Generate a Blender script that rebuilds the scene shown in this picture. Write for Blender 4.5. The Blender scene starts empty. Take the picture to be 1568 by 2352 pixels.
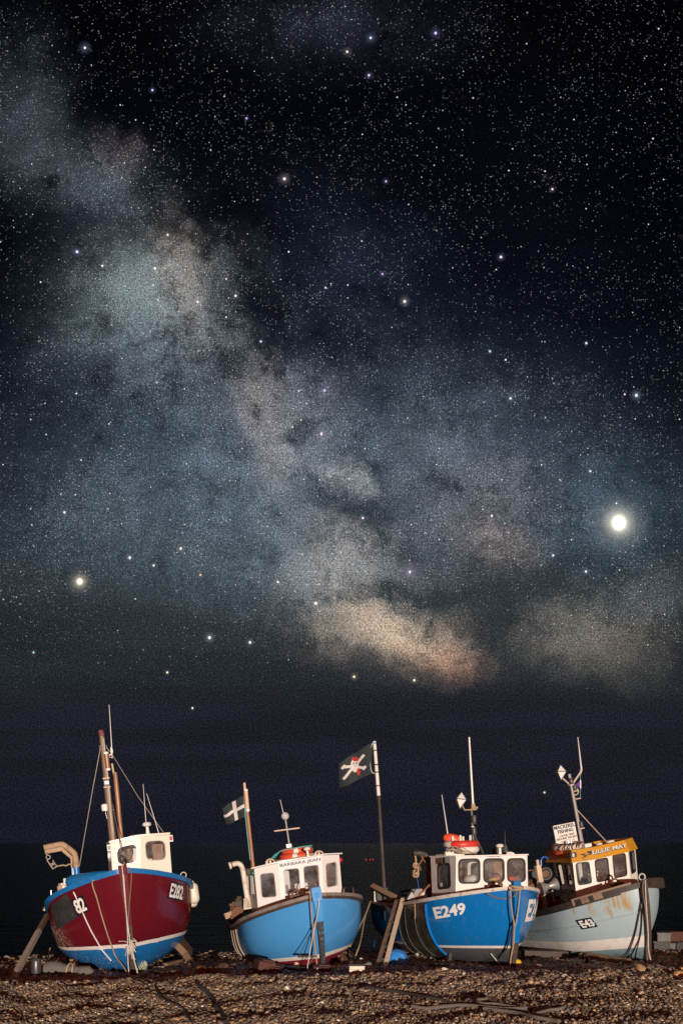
import bpy, math, random
import numpy as np
from mathutils import Vector, Matrix
from mathutils.bvhtree import BVHTree
from mathutils.geometry import tessellate_polygon
random.seed(4); rng = np.random.default_rng(4)
scene = bpy.context.scene
COL = scene.collection
R = math.radians

# ------------------------------------------------------------------ camera
F, CX, CY, CAMH = 1000.0, 341.0, 843.0, 2.67      # pixels of a 682x1024 frame; eye height in metres
cam = bpy.data.cameras.new('camera'); co = bpy.data.objects.new('camera', cam); COL.objects.link(co)
co.location = (0, 0, CAMH); co.rotation_euler = (R(90), 0, 0)
cam.sensor_fit = 'VERTICAL'; cam.sensor_height = 36; cam.lens = 36 * F / 1024
cam.shift_y = (CY - 512) / 1024; cam.clip_end = 20000; cam.clip_start = .1
scene.camera = co
scene.view_settings.view_transform = 'Standard'; scene.view_settings.look = 'None'
scene.view_settings.exposure = 0; scene.view_settings.gamma = 1
scene.cycles.use_denoising = False
scene.cycles.max_bounces = 6
scene.cycles.sample_clamp_indirect = .25; scene.cycles.sample_clamp_direct = 3.0

# ------------------------------------------------------------------ key light: low warm lamp light from the promenade behind
SUN_EL, SUN_AZ = 3.0, 10.0
sun = bpy.data.lights.new('promenade_light', 'SUN'); so = bpy.data.objects.new('promenade_light', sun); COL.objects.link(so)
sun.energy = 4.2; sun.angle = R(.5); sun.color = (1.0, .87, .74)
sd = Vector((math.sin(R(SUN_AZ)) * math.cos(R(SUN_EL)), -math.cos(R(SUN_AZ)) * math.cos(R(SUN_EL)), math.sin(R(SUN_EL))))
so.rotation_euler = sd.to_track_quat('Z', 'Y').to_euler(); so.location = (6, -20, 8)

# ------------------------------------------------------------------ night sky with the Milky Way (all by direction)
def lin(c): return tuple(((x / 255) / 12.92 if x / 255 <= .04045 else ((x / 255 + .055) / 1.055) ** 2.4) for x in c)
world = bpy.data.worlds.new('World'); scene.world = world; world.use_nodes = True
wn = world.node_tree; wn.nodes.clear()
class NT:
    def __init__(s, t): s.t = t
    def n(s, typ, ins=None, **kw):
        nd = s.t.nodes.new(typ)
        for k, v in kw.items(): setattr(nd, k, v)
        for k, v in (ins or {}).items(): s.set(nd.inputs[k], v)
        return nd
    def set(s, sock, v):
        if hasattr(v, 'is_output') or isinstance(v, bpy.types.NodeSocket): s.t.links.new(v, sock)
        else: sock.default_value = v
    def math(s, op, a, b=0.0, c=0.0, clamp=False):
        nd = s.t.nodes.new('ShaderNodeMath'); nd.operation = op; nd.use_clamp = clamp
        s.set(nd.inputs[0], a); s.set(nd.inputs[1], b); s.set(nd.inputs[2], c); return nd.outputs[0]
    def vec(s, op, a, b=(0, 0, 0), c=(0, 0, 0)):
        nd = s.t.nodes.new('ShaderNodeVectorMath'); nd.operation = op
        s.set(nd.inputs[0], a); s.set(nd.inputs[1], b)
        if op == 'MULTIPLY_ADD': s.set(nd.inputs[2], c)
        return nd.outputs[0]
    def smooth(s, v, a, b, lo=0.0, hi=1.0):
        nd = s.n('ShaderNodeMapRange', {0: v, 1: a, 2: b, 3: lo, 4: hi}, interpolation_type='SMOOTHSTEP'); return nd.outputs[0]
    def mix(s, f, a, b):
        nd = s.n('ShaderNodeMix', data_type='RGBA'); s.set(nd.inputs['Factor'], f)
        s.set(nd.inputs['A'], a); s.set(nd.inputs['B'], b); return nd.outputs['Result']
    def ramp(s, f, stops, interp='LINEAR'):
        nd = s.t.nodes.new('ShaderNodeValToRGB'); cr = nd.color_ramp; cr.interpolation = interp
        while len(cr.elements) < len(stops): cr.elements.new(.5)
        for e, (p, c) in zip(cr.elements, stops): e.position = p; e.color = (*c[:3], 1)
        s.set(nd.inputs[0], f); return nd.outputs[0]
W = NT(wn)
tc = W.n('ShaderNodeTexCoord')
sx = W.n('ShaderNodeSeparateXYZ', {0: tc.outputs['Generated']})
dx, dy, dz = sx.outputs
ay = W.math('MAXIMUM', W.math('ABSOLUTE', dy), .02)
front = W.smooth(dy, -.05, .05)
# direction -> tangent plane of the southern sky, in milliradians (x right of south, y below 48 degrees)
Xs = W.math('MULTIPLY_ADD', W.math('DIVIDE', dx, ay), F, CX)
Ys = W.math('MULTIPLY_ADD', W.math('DIVIDE', dz, ay), -F, CY)
P0 = W.n('ShaderNodeCombineXYZ', {0: Xs, 1: Ys, 2: 0.0}).outputs[0]
w1 = W.n('ShaderNodeTexNoise', {'Vector': P0, 'Scale': .016, 'Detail': 5.0, 'Roughness': .62}, noise_dimensions='2D')
warp = W.vec('MULTIPLY', W.vec('SUBTRACT', w1.outputs['Color'], (.5, .5, .5)), (46, 46, 0))
P1 = W.vec('ADD', P0, warp)
k = 682 / 1568
def blob(cx, cy, rx, ry, rot=0, P=None, after=None):
    P = P or P1
    if after is not None and not isinstance(after, (tuple, float)): P = W.vec('MULTIPLY_ADD', after, (1e-7, 1e-7, 1e-7), P)   # keeps the node chain in order
    m = W.n('ShaderNodeMapping', {'Vector': P, 'Location': (cx * k, cy * k, 0), 'Rotation': (0, 0, R(rot)), 'Scale': (rx * k, ry * k, 1)}, vector_type='TEXTURE')
    return W.n('ShaderNodeTexGradient', {0: m.outputs[0]}, gradient_type='QUADRATIC_SPHERE').outputs['Fac']
def accum(acc, f, c): return W.vec('MULTIPLY_ADD', f, c, acc)
mw = (0.0, 0.0, 0.0)
def lerp_(a, b, t): return a + (b - a) * t
HAZE = [  # x, y, rx, ry, rot, sRGB peak: smooth blue-grey glow of the band
 (560, 1080, 760, 470, 25, (52, 64, 73)), (1030, 1010, 640, 380, 15, (49, 58, 67)), (330, 720, 400, 330, 0, (58, 67, 72)), (210, 440, 320, 210, 25, (34, 42, 50)),
 (40, 250, 200, 330, 0, (34, 40, 48)), (760, 60, 460, 180, 0, (26, 29, 38)), (1400, 1180, 320, 280, 0, (46, 60, 70)), (700, 1310, 520, 170, 0, (46, 55, 62)), (800, 620, 420, 300, 30, (20, 25, 36)), (420, 700, 330, 360, 0, (46, 46, 47)), (640, 1000, 270, 380, -15, (52, 51, 52)), (790, 1270, 300, 290, 0, (58, 55, 52)), (920, 1450, 400, 190, 12, (74, 68, 61)), (1120, 1180, 340, 270, 0, (46, 43, 45)), (1370, 1470, 340, 200, 0, (48, 46, 41)), (300, 1200, 600, 330, 0, (42, 50, 56))]
for cx, cy, rx, ry, ro, c in HAZE:
    mw = accum(mw, blob(cx, cy, rx, ry, ro, None, mw), tuple(x * 1.55 for x in lin(c)))
w2 = W.n('ShaderNodeTexNoise', {'Vector': P1, 'Scale': .036, 'Detail': 9.0, 'Roughness': .66}, noise_dimensions='2D')
w3 = W.n('ShaderNodeTexNoise', {'Vector': P0, 'Scale': .011, 'Detail': 4.0, 'Roughness': .6}, noise_dimensions='2D')
n2c = W.math('SUBTRACT', w2.outputs['Fac'], .5)
hz = W.math('MULTIPLY', W.smooth(w2.outputs['Fac'], .3, .7, .78, 1.2), W.smooth(w3.outputs['Fac'], .3, .7, .8, 1.2))
mw = W.vec('MULTIPLY', mw, W.n('ShaderNodeCombineXYZ', {0: hz, 1: hz, 2: hz}).outputs[0])
STRUCT = [  # star clouds with ragged edges
 (320, 670, 250, 220, 0, (62, 74, 74)), (330, 640, 130, 120, 0, (60, 66, 64)), (418, 615, 100, 180, -8, (92, 78, 66)), (438, 710, 80, 130, 0, (70, 60, 52)), (370, 810, 190, 100, 10, (40, 47, 50)), (200, 400, 210, 120, 10, (46, 52, 55)), (270, 355, 90, 70, 0, (48, 36, 40)), (60, 300, 140, 210, 0, (38, 42, 45)),
 (605, 930, 105, 185, -8, (84, 72, 66)), (640, 1060, 95, 110, -10, (74, 64, 58)), (800, 1095, 110, 50, 22, (104, 102, 100)), (720, 870, 150, 100, 10, (40, 36, 46)), (700, 980, 130, 130, 0, (44, 46, 50)),
 (1120, 1160, 180, 160, 0, (50, 45, 43)), (1140, 1255, 150, 80, 25, (72, 56, 46)), (980, 1030, 190, 130, 0, (40, 38, 40)), (790, 1270, 160, 170, 0, (76, 66, 56)), (730, 1330, 200, 130, 0, (48, 44, 40)),
 (880, 1440, 230, 100, 14, (118, 100, 76)), (970, 1490, 190, 88, 18, (118, 86, 60)), (1040, 1525, 105, 62, 10, (104, 70, 50)), (850, 1470, 260, 100, 5, (64, 56, 47)),
 (1270, 1450, 150, 110, -20, (50, 45, 38)), (1390, 1470, 210, 130, 0, (58, 51, 40)), (1430, 1560, 210, 90, 0, (42, 40, 33)), (1500, 1370, 160, 120, -20, (40, 44, 47))]
st = W.vec('MULTIPLY', mw, (1e-7, 1e-7, 1e-7))
for cx, cy, rx, ry, ro, c in STRUCT:
    st = accum(st, W.smooth(W.math('MULTIPLY_ADD', n2c, .45, blob(cx, cy, rx * 1.45, ry * 1.45, ro, None, st)), .07, .80), tuple(lerp_(x, sum(lin(c)) / 3, .18) * (1.35 if cy > 1200 else 1.15) for x in lin(c)))
DK = [(540, 480, 260, 130, 30, .9), (610, 720, 130, 260, -25, .85), (470, 560, 60, 130, -30, .6), (520, 830, 130, 90, 30, .6), (760, 800, 200, 170, 20, .6), (690, 1000, 60, 130, -15, .6), (660, 1010, 70, 50, 20, .4), (860, 1180, 120, 110, 20, .7), (760, 1150, 120, 60, 10, .5),
      (930, 1290, 100, 120, 0, .55), (1000, 1370, 420, 42, 0, .8), (300, 1425, 600, 80, 2, .6), (1130, 1420, 120, 220, 20, .45), (1260, 1330, 160, 80, -20, .6), (700, 1480, 160, 60, 5, .5), (380, 520, 120, 60, 20, .6), (1250, 1130, 110, 120, 0, .4), (1000, 1120, 90, 80, 0, .5), (1110, 1540, 40, 130, 10, .5), (1090, 1170, 60, 70, 30, .35), (960, 1490, 50, 60, 30, .3)]
att = W.math('MULTIPLY_ADD', W.n('ShaderNodeSeparateXYZ', {0: st}).outputs[0], 1e-7, 1.0)
for cx, cy, rx, ry, ro, kk in DK:
    b = W.smooth(W.math('MULTIPLY_ADD', n2c, -.7, blob(cx, cy, rx, ry, ro, None, att)), .05, .72)
    att = W.math('MULTIPLY', att, W.math('MULTIPLY_ADD', b, -kk, 1.0))
mw = W.vec('ADD', mw, st)
w4 = W.n('ShaderNodeTexNoise', {'Vector': W.vec('MULTIPLY_ADD', mw, (1e-7, 1e-7, 1e-7), P1), 'Scale': .021, 'Detail': 7.0, 'Roughness': .62}, noise_dimensions='2D')
w5 = W.n('ShaderNodeTexNoise', {'Vector': W.vec('MULTIPLY_ADD', mw, (1e-7, 1e-7, 1e-7), P0), 'Scale': .013, 'Detail': 2.0}, noise_dimensions='2D')
lane = W.smooth(W.math('ABSOLUTE', W.math('SUBTRACT', w4.outputs['Fac'], .5)), .0, .055, 1.0, 0.0)      # thin branching dust lanes
att = W.math('MULTIPLY', att, W.math('MULTIPLY_ADD', W.math('MULTIPLY', lane, W.smooth(w5.outputs['Fac'], .42, .62)), -.5, 1.0))
mw = W.vec('MULTIPLY', mw, W.n('ShaderNodeCombineXYZ', {0: att, 1: att, 2: att}).outputs[0])
# low-cloud murk near the horizon swallows the band
murk = W.smooth(W.vec('ADD', Ys, 0) if False else Ys, 640.0, 730.0, 1.0, .0)
streak = W.n('ShaderNodeTexNoise', {'Vector': W.vec('MULTIPLY', P0, (.004, .035, 0)), 'Scale': 1.0, 'Detail': 4.0}, noise_dimensions='2D')
mw = W.vec('MULTIPLY', mw, W.n('ShaderNodeCombineXYZ', {0: murk, 1: murk, 2: murk}).outputs[0])
bands = W.smooth(streak.outputs['Fac'], .3, .7, .9, 1.08)
base = W.ramp(W.math('DIVIDE', Ys, 1024.0), [(0.0, lin((4, 4, 7))), (.2, lin((7, 9, 17))), (.31, lin((11, 14, 25))), (.38, lin((20, 26, 37))), (.45, lin((34, 42, 53))), (.53, lin((45, 54, 62))), (.57, lin((48, 56, 61))), (.61, lin((43, 49, 54))), (.65, lin((37, 42, 48))), (.70, lin((31, 31, 41))), (.76, lin((28, 28, 38))), (.825, lin((24, 25, 35)))])
edge = W.math('MULTIPLY', W.smooth(Xs, 520.0, 700.0, 1.0, .55), W.smooth(Xs, -20.0, 150.0, .72, 1.0))
edge = W.math('MAXIMUM', edge, W.smooth(Ys, 560.0, 680.0, 0.0, 1.0))
edge = W.math('MULTIPLY', edge, bands)
base = W.vec('MULTIPLY', base, W.n('ShaderNodeCombineXYZ', {0: edge, 1: edge, 2: edge}).outputs[0])
sky = W.vec('ADD', base, mw)
# unresolved star dust / grain
gr = W.n('ShaderNodeTexNoise', {'Vector': P0, 'Scale': .55, 'Detail': 2.0, 'Roughness': .8}, noise_dimensions='2D')
gf = W.smooth(gr.outputs['Fac'], .3, .72, .5, 1.6)
sky = W.vec('MULTIPLY', sky, W.n('ShaderNodeCombineXYZ', {0: gf, 1: gf, 2: gf}).outputs[0])
lum = W.n('ShaderNodeSeparateXYZ', {0: mw}).outputs[1]
stardim = W.smooth(Ys, 590.0, 715.0, 1.0, .02)
clump = W.smooth(w3.outputs['Fac'], .34, .66, .45, 1.5)
def stars(cell, rad, keep, keepmw, bright, tint, power=2.0):
    vo = W.n('ShaderNodeTexVoronoi', {'Vector': W.vec('MULTIPLY_ADD', sky, (1e-7, 1e-7, 1e-7), P0), 'Scale': 1.0 / cell, 'Randomness': 1.0}, voronoi_dimensions='2D', feature='F1')
    rs = W.n('ShaderNodeSeparateColor', {0: vo.outputs['Color']})
    th = W.math('MULTIPLY', W.math('MULTIPLY_ADD', lum, keepmw, keep), clump)
    on = W.math('LESS_THAN', rs.outputs[0], th)
    core = W.smooth(vo.outputs['Distance'], rad / cell * .25, rad / cell, 1.0, 0.0)
    br = W.math('MULTIPLY', W.math('POWER', rs.outputs[1], power), bright)
    v = W.math('MULTIPLY', W.math('MULTIPLY', W.math('MULTIPLY', core, on), W.math('ADD', br, bright * .035)), stardim)
    c = W.mix(rs.outputs[2], (*tint[0], 1), (*tint[1], 1))
    return W.vec('MULTIPLY', c, W.n('ShaderNodeCombineXYZ', {0: v, 1: v, 2: v}).outputs[0])
warm, cool = (1.0, .86, .74), (.68, .82, 1.0)
for a in [(1.9, .75, .10, 8.0, .24, (warm, cool), 1.6), (3.4, .68, .10, 8.0, .5, (warm, cool), 3.4), (6.5, .74, .14, 4.0, .95, ((1, .93, .88), cool), 4.4), (15.0, .86, .20, 1.5, 1.5, ((1, .9, .84), cool), 4.0), (36.0, 1.1, .24, .5, 2.0, ((1, .8, .85), (.7, .75, 1.0)), 2.4)]:
    sky = W.vec('ADD', sky, stars(*a))
BS = [  # x, y, core radius, brightness, colour, glow radius, glow
 (1421, 1202, 15, 9, (1, .95, .80), 84, .26), (1421, 1202, 30, 1.0, (1, .93, .74), 48, .8), (183, 1337, 7.5, 6, (1, .86, .62), 40, .2), (183, 1337, 13, .9, (1, .84, .6), 22, .5), (725, 1387, 5, 4, (1, .85, .6), 16, .15),
 (1461, 909, 5, 3, (.6, .75, 1), 18, .2), (481, 1466, 5, 3, (.75, .88, 1), 18, .2), (574, 1477, 4.5, 2.5, (.75, .88, 1), 14, .15), (813, 1556, 4, 2, (1, .8, .55), 14, .15), (951, 1564, 4, 2, (1, .78, .6), 14, .12),
 (384, 1546, 4, 1.6, (1, .75, .5), 10, .1), (442, 1628, 3.4, 1.8, (.8, .9, 1), 8, .1), (415, 1261, 4.4, 2.2, (1, .85, .7), 14, .14), (298, 1282, 4.6, 2, (.85, .9, 1), 14, .14), (353, 1300, 4, 1.6, (1, .9, .8), 12, .1),
 (653, 411, 5, 2.2, (1, .8, .9), 20, .14), (929, 693, 5, 2.4, (1, .88, .84), 18, .16), (177, 579, 5, 2.2, (.45, .5, 1), 16, .16), (851, 87, 4.6, 2, (.5, .5, 1), 18, .14), (1000, 76, 5, 2, (.5, .42, 1), 18, .14), (847, 173, 4.4, 1.6, (.6, .5, 1), 14, .1), (797, 119, 4.2, 1.6, (1, .85, .85), 16, .1), (195, 110, 4.6, 1.8, (.55, .7, 1), 20, .12),
 (1150, 591, 4.6, 2, (.75, .62, 1), 14, .12), (1268, 435, 4.2, 1.4, (.75, .6, 1), 12, .1), (878, 630, 3.8, 1.2, (.7, .45, 1), 12, .1), (886, 417, 3.8, 1.2, (.7, .5, 1), 12, .08), (1172, 916, 4.2, 1.6, (.8, .84, 1), 16, .12), (148, 1178, 4.4, 1.6, (.75, .85, 1), 14, .1), (541, 680, 4.4, 1.6, (1, .85, .75), 14, .1), (356, 617, 4.4, 2, (.9, 1, .95), 12, .12), (235, 611, 4, 1.6, (1, .85, .7), 12, .1), (454, 694, 4, 1.4, (1, .75, .65), 12, .1),
 (941, 1315, 5, 1.1, (.95, .75, 1), 38, .16), (1345, 1314, 4.2, 1.4, (.8, .8, 1), 12, .12), (1270, 1277, 4, 1.4, (.8, .9, 1), 10, .1), (833, 1191, 4, 1.4, (.9, .85, 1), 12, .1), (1129, 1186, 4, 1.3, (1, .9, .75), 10, .1), (638, 1338, 4, 1.5, (1, .82, .6), 12, .1), (599, 785, 4, 1.2, (.6, .8, 1), 10, .1), (1125, 808, 4, 1.2, (.6, .75, 1), 10, .08), (1346, 789, 4.4, 1.4, (.6, .75, 1), 10, .08), (1355, 1083, 4, 1.2, (.8, .9, 1), 10, .08), (77, 1500, 3.6, 1, (.6, .85, 1), 10, .08), (460, 1322, 3.6, 1, (1, .8, .6), 10, .08), (1250, 1822, 3.4, 1.4, (1, .9, .7), 8, .06), (745, 898, 5, .8, (.8, .6, 1), 26, .1), (738, 997, 5, .8, (1, .75, .85), 26, .1), (385, 540, 4, 1.2, (1, .85, .7), 10, .1), (566, 272, 4, 1.1, (.6, .5, 1), 10, .08), (350, 207, 4.2, 1.2, (.55, .65, 1), 12, .08)]
for x, y, r, b, c, gr_, gl in BS:
    sky = accum(sky, W.smooth(blob(x, y, r, r * 1.07, 0, P0, sky), 0.02, .5), tuple(q * b for q in c))
    sky = accum(sky, blob(x, y, gr_, gr_, 0, P0, sky), tuple(q * gl for q in c))
# behind the viewer: amber glow added to give the shadows a reddish fill
el = W.math('DIVIDE', dz, W.math('MAXIMUM', W.math('SQRT', W.math('SUBTRACT', 1.0, W.math('MULTIPLY', dz, dz))), .05))
glow = W.ramp(W.smooth(el, -.02, 1.2), [(0, (.56, .105, .040)), (.3, (.22, .052, .027)), (.7, (.03, .016, .016)), (1, (.01, .01, .015))])
sky = W.vec('MINIMUM', sky, (1.15, 1.12, 1.1))
skyc = W.mix(front, glow, sky)
bg = W.n('ShaderNodeBackground', {'Color': skyc, 'Strength': 1.0})
wo = W.n('ShaderNodeOutputWorld', {0: bg.outputs[0]})
world.cycles.sampling_method = 'MANUAL'; world.cycles.sample_map_resolution = 512

# ------------------------------------------------------------------ materials
def mat(name, col, rough=.45, metal=0.0, dirt=.25, dcol=None, scale=5.0, bump=0.0, spec=.5, coat=0.0, extra=None, stretch=(1, 1, 1)):
    m = bpy.data.materials.new(name); m.use_nodes = True; t = NT(m.node_tree)
    p = m.node_tree.nodes['Principled BSDF']
    tcn = t.n('ShaderNodeTexCoord'); ob = tcn.outputs['Object']
    v = t.vec('MULTIPLY', ob, stretch)
    n1 = t.n('ShaderNodeTexNoise', {'Vector': v, 'Scale': scale, 'Detail': 7.0, 'Roughness': .65}).outputs['Fac']
    f = t.math('MULTIPLY', t.smooth(n1, .46, .72), dirt)
    c = t.mix(f, (*col, 1), (*(dcol or tuple(x * .45 for x in col)), 1))
    if extra: c = extra(t, c, ob)
    t.set(p.inputs['Base Color'], c)
    t.set(p.inputs['Roughness'], t.math('MULTIPLY_ADD', n1, .3, rough - .15, clamp=True))
    p.inputs['Metallic'].default_value = metal; p.inputs['Specular IOR Level'].default_value = spec
    p.inputs['Coat Weight'].default_value = coat; p.inputs['Coat Roughness'].default_value = .12
    if bump:
        n2 = t.n('ShaderNodeTexNoise', {'Vector': v, 'Scale': scale * 5, 'Detail': 5.0}).outputs['Fac']
        b = t.n('ShaderNodeBump', {'Strength': bump, 'Distance': .02, 'Height': n2}); t.set(p.inputs['Normal'], b.outputs[0])
    return m
def box_mask(t, ob, lo, hi, soft=.06):
    s = t.n('ShaderNodeSeparateXYZ', {0: ob}); r = 1.0
    for i in range(3):
        if lo[i] is not None: r = t.math('MULTIPLY', r, t.smooth(s.outputs[i], lo[i] - soft, lo[i] + soft))
        if hi[i] is not None: r = t.math('MULTIPLY', r, t.smooth(s.outputs[i], hi[i] - soft, hi[i] + soft, 1.0, 0.0))
    return r
def scuffs(colr, lo, hi, amt=.8, st=(9, 9, 2.2), th=(.55, .62), soft=.35):
    def f(t, c, ob):
        n = t.n('ShaderNodeTexNoise', {'Vector': t.vec('MULTIPLY', ob, st), 'Scale': 2.2, 'Detail': 8.0, 'Roughness': .75}).outputs['Fac']
        k_ = t.math('MULTIPLY', t.math('MULTIPLY', t.smooth(n, *th), box_mask(t, ob, lo, hi, soft)), amt)
        return t.mix(k_, c, (*colr, 1))
    return f
def chain(*fs):
    def f(t, c, ob):
        for g in fs: c = g(t, c, ob)
        return c
    return f
def streaks(ys, ztop, zlen, colr=(.36, .23, .08)):
    def f(t, c, ob):
        s = t.n('ShaderNodeSeparateXYZ', {0: ob})
        nz = t.n('ShaderNodeTexNoise', {'Vector': t.vec('MULTIPLY', ob, (22, 22, 1.2)), 'Scale': 1.0, 'Detail': 5.0}).outputs['Fac']
        for (y, wd, le) in ys:
            a = t.smooth(t.math('ABSOLUTE', t.math('SUBTRACT', s.outputs[1], y)), wd * .15, wd, 1.0, 0.0)
            b = t.smooth(s.outputs[2], ztop - le, ztop - le * .2)
            k_ = t.math('MULTIPLY', t.math('MULTIPLY', a, b), t.smooth(nz, .35, .65, .0, .85))
            k_ = t.math('MULTIPLY', k_, t.smooth(s.outputs[0], -.02, .02, 1.0, 0.0))
            c = t.mix(k_, c, (*colr, 1))
        return c
    return f
WHITE = mat('white_gelcoat', (.80, .78, .76), .35, dirt=.22, dcol=(.55, .50, .44), scale=3, coat=.2)
WHITE2 = mat('white_plastic', (.78, .76, .73), .4, dirt=.2, dcol=(.5, .45, .4))
GREYWALL = mat('aluminium_sheet', (.74, .72, .70), .45, dirt=.3, scale=4)
PALEGREY = mat('pale_grey_paint', (.55, .52, .52), .5, dirt=.4)
BLACK = mat('black_rubber', (.018, .017, .017), .5, dirt=.5, dcol=(.05, .045, .035))
LETTERW = mat('white_letters', (.82, .80, .77), .5, dirt=.15)
LETTERB = mat('navy_letters', (.02, .02, .12), .5, dirt=.1)
PLATE = mat('dark_plate', (.012, .011, .025), .35, dirt=.3, dcol=(.03, .02, .06))
STEEL = mat('galvanised_steel', (.46, .45, .44), .4, metal=.6, dirt=.4, dcol=(.2, .15, .11), scale=12)
CHROME = mat('stainless_rail', (.7, .68, .66), .18, metal=1.0, dirt=.1)
RUST = mat('rusty_steel', (.16, .075, .035), .75, dirt=.7, dcol=(.05, .025, .015), scale=14, bump=.5)
RUSTPALE = mat('weathered_tan_steel', (.40, .27, .17), .7, dirt=.7, dcol=(.20, .11, .06), scale=9, bump=.3)
WOOD = mat('weathered_timber', (.20, .12, .07), .8, dirt=.6, dcol=(.08, .045, .03), scale=9, bump=.4, stretch=(1, 1, .25))
WOODL = mat('pale_timber', (.66, .49, .34), .75, dirt=.5, dcol=(.25, .15, .09), scale=8, bump=.3, stretch=(1, 1, .3))
VARNISH = mat('varnished_spar', (.30, .13, .055), .4, dirt=.6, dcol=(.11, .05, .03), scale=12, stretch=(1, 1, .2))
DARKWOOD = mat('dark_timber', (.05, .033, .024), .7, dirt=.6, dcol=(.13, .085, .055), scale=9, bump=.4)
GREYWOOD = mat('grey_driftwood', (.13, .12, .11), .85, dirt=.6, dcol=(.05, .045, .04), scale=7, bump=.6)
ROPE = mat('tan_rope', (.42, .31, .20), .85, dirt=.5, scale=30, bump=.6)
ROPEG = mat('grey_rope', (.17, .14, .12), .9, dirt=.5, scale=30, bump=.6)
ROPEW = mat('white_rope', (.66, .60, .52), .85, dirt=.4, scale=30, bump=.5)
ROPED = mat('dark_rope', (.035, .03, .028), .85, dirt=.4, scale=30)
TEAL = mat('teal_cord', (.10, .42, .42), .7, dirt=.2)
ORANGE = mat('orange_vinyl', (.72, .085, .035), .42, dirt=.3, dcol=(.42, .07, .04))
REDV = mat('red_vinyl', (.62, .045, .03), .42, dirt=.3)
BLUEV = mat('blue_vinyl', (.02, .12, .42), .42, dirt=.25)
RINGPALE = mat('faded_pink_vinyl', (.62, .47, .38), .55, dirt=.5, dcol=(.34, .22, .16))
RINGW = mat('white_vinyl', (.74, .71, .66), .45, dirt=.4, dcol=(.45, .4, .33))
DKGREY = mat('dark_grey_fitting', (.06, .06, .06), .45, dirt=.3)
WIRE = mat('steel_wire', (.36, .33, .30), .5, metal=.3, dirt=.2)
REDL = mat('red_lens', (.35, .01, .01), .2, dirt=.1)
GREENL = mat('green_lens', (.01, .12, .08), .2, dirt=.1)
INTER = mat('cabin_lining', (.42, .41, .39), .6, dirt=.5, dcol=(.2, .19, .18), scale=3)
FENDER = mat('white_fender', (.72, .66, .55), .45, dirt=.5, dcol=(.42, .35, .24), scale=8)
YELLOW = mat('yellow_buoy', (.75, .48, .02), .4, dirt=.3)
BLUEBALL = mat('blue_plastic', (.035, .22, .62), .35, dirt=.35, dcol=(.16, .36, .62), scale=4)
def glass(name, dust_haze=.16, tint=(.42, .44, .44)):
    m = bpy.data.materials.new(name); m.use_nodes = True; t = NT(m.node_tree); m.node_tree.nodes.clear()
    ob = t.n('ShaderNodeTexCoord').outputs['Object']
    tr = t.n('ShaderNodeBsdfTransparent', {0: (.86, .88, .88, 1)})
    gl = t.n('ShaderNodeBsdfGlossy', {0: (1, 1, 1, 1), 'Roughness': .06})
    di = t.n('ShaderNodeBsdfDiffuse', {0: (*tint, 1)})
    nz = t.n('ShaderNodeTexNoise', {'Vector': ob, 'Scale': 3.0, 'Detail': 6.0, 'Roughness': .6}).outputs['Fac']
    m1 = t.n('ShaderNodeMixShader', {0: t.smooth(nz, .35, .75, dust_haze * .35, dust_haze * 2.2), 1: tr.outputs[0], 2: di.outputs[0]})  # patchy grey diffuse: pane dirt plus reflective haze put into the colour
    fr = t.n('ShaderNodeFresnel', {0: 1.5})
    m2 = t.n('ShaderNodeMixShader', {0: fr.outputs[0], 1: m1.outputs[0], 2: gl.outputs[0]})
    t.n('ShaderNodeOutputMaterial', {0: m2.outputs[0]})
    return m
GLASS = glass('salt_dusted_glass', .15, (.5, .52, .52)); GLASSD = glass('clear_dark_glass', .12)

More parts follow.
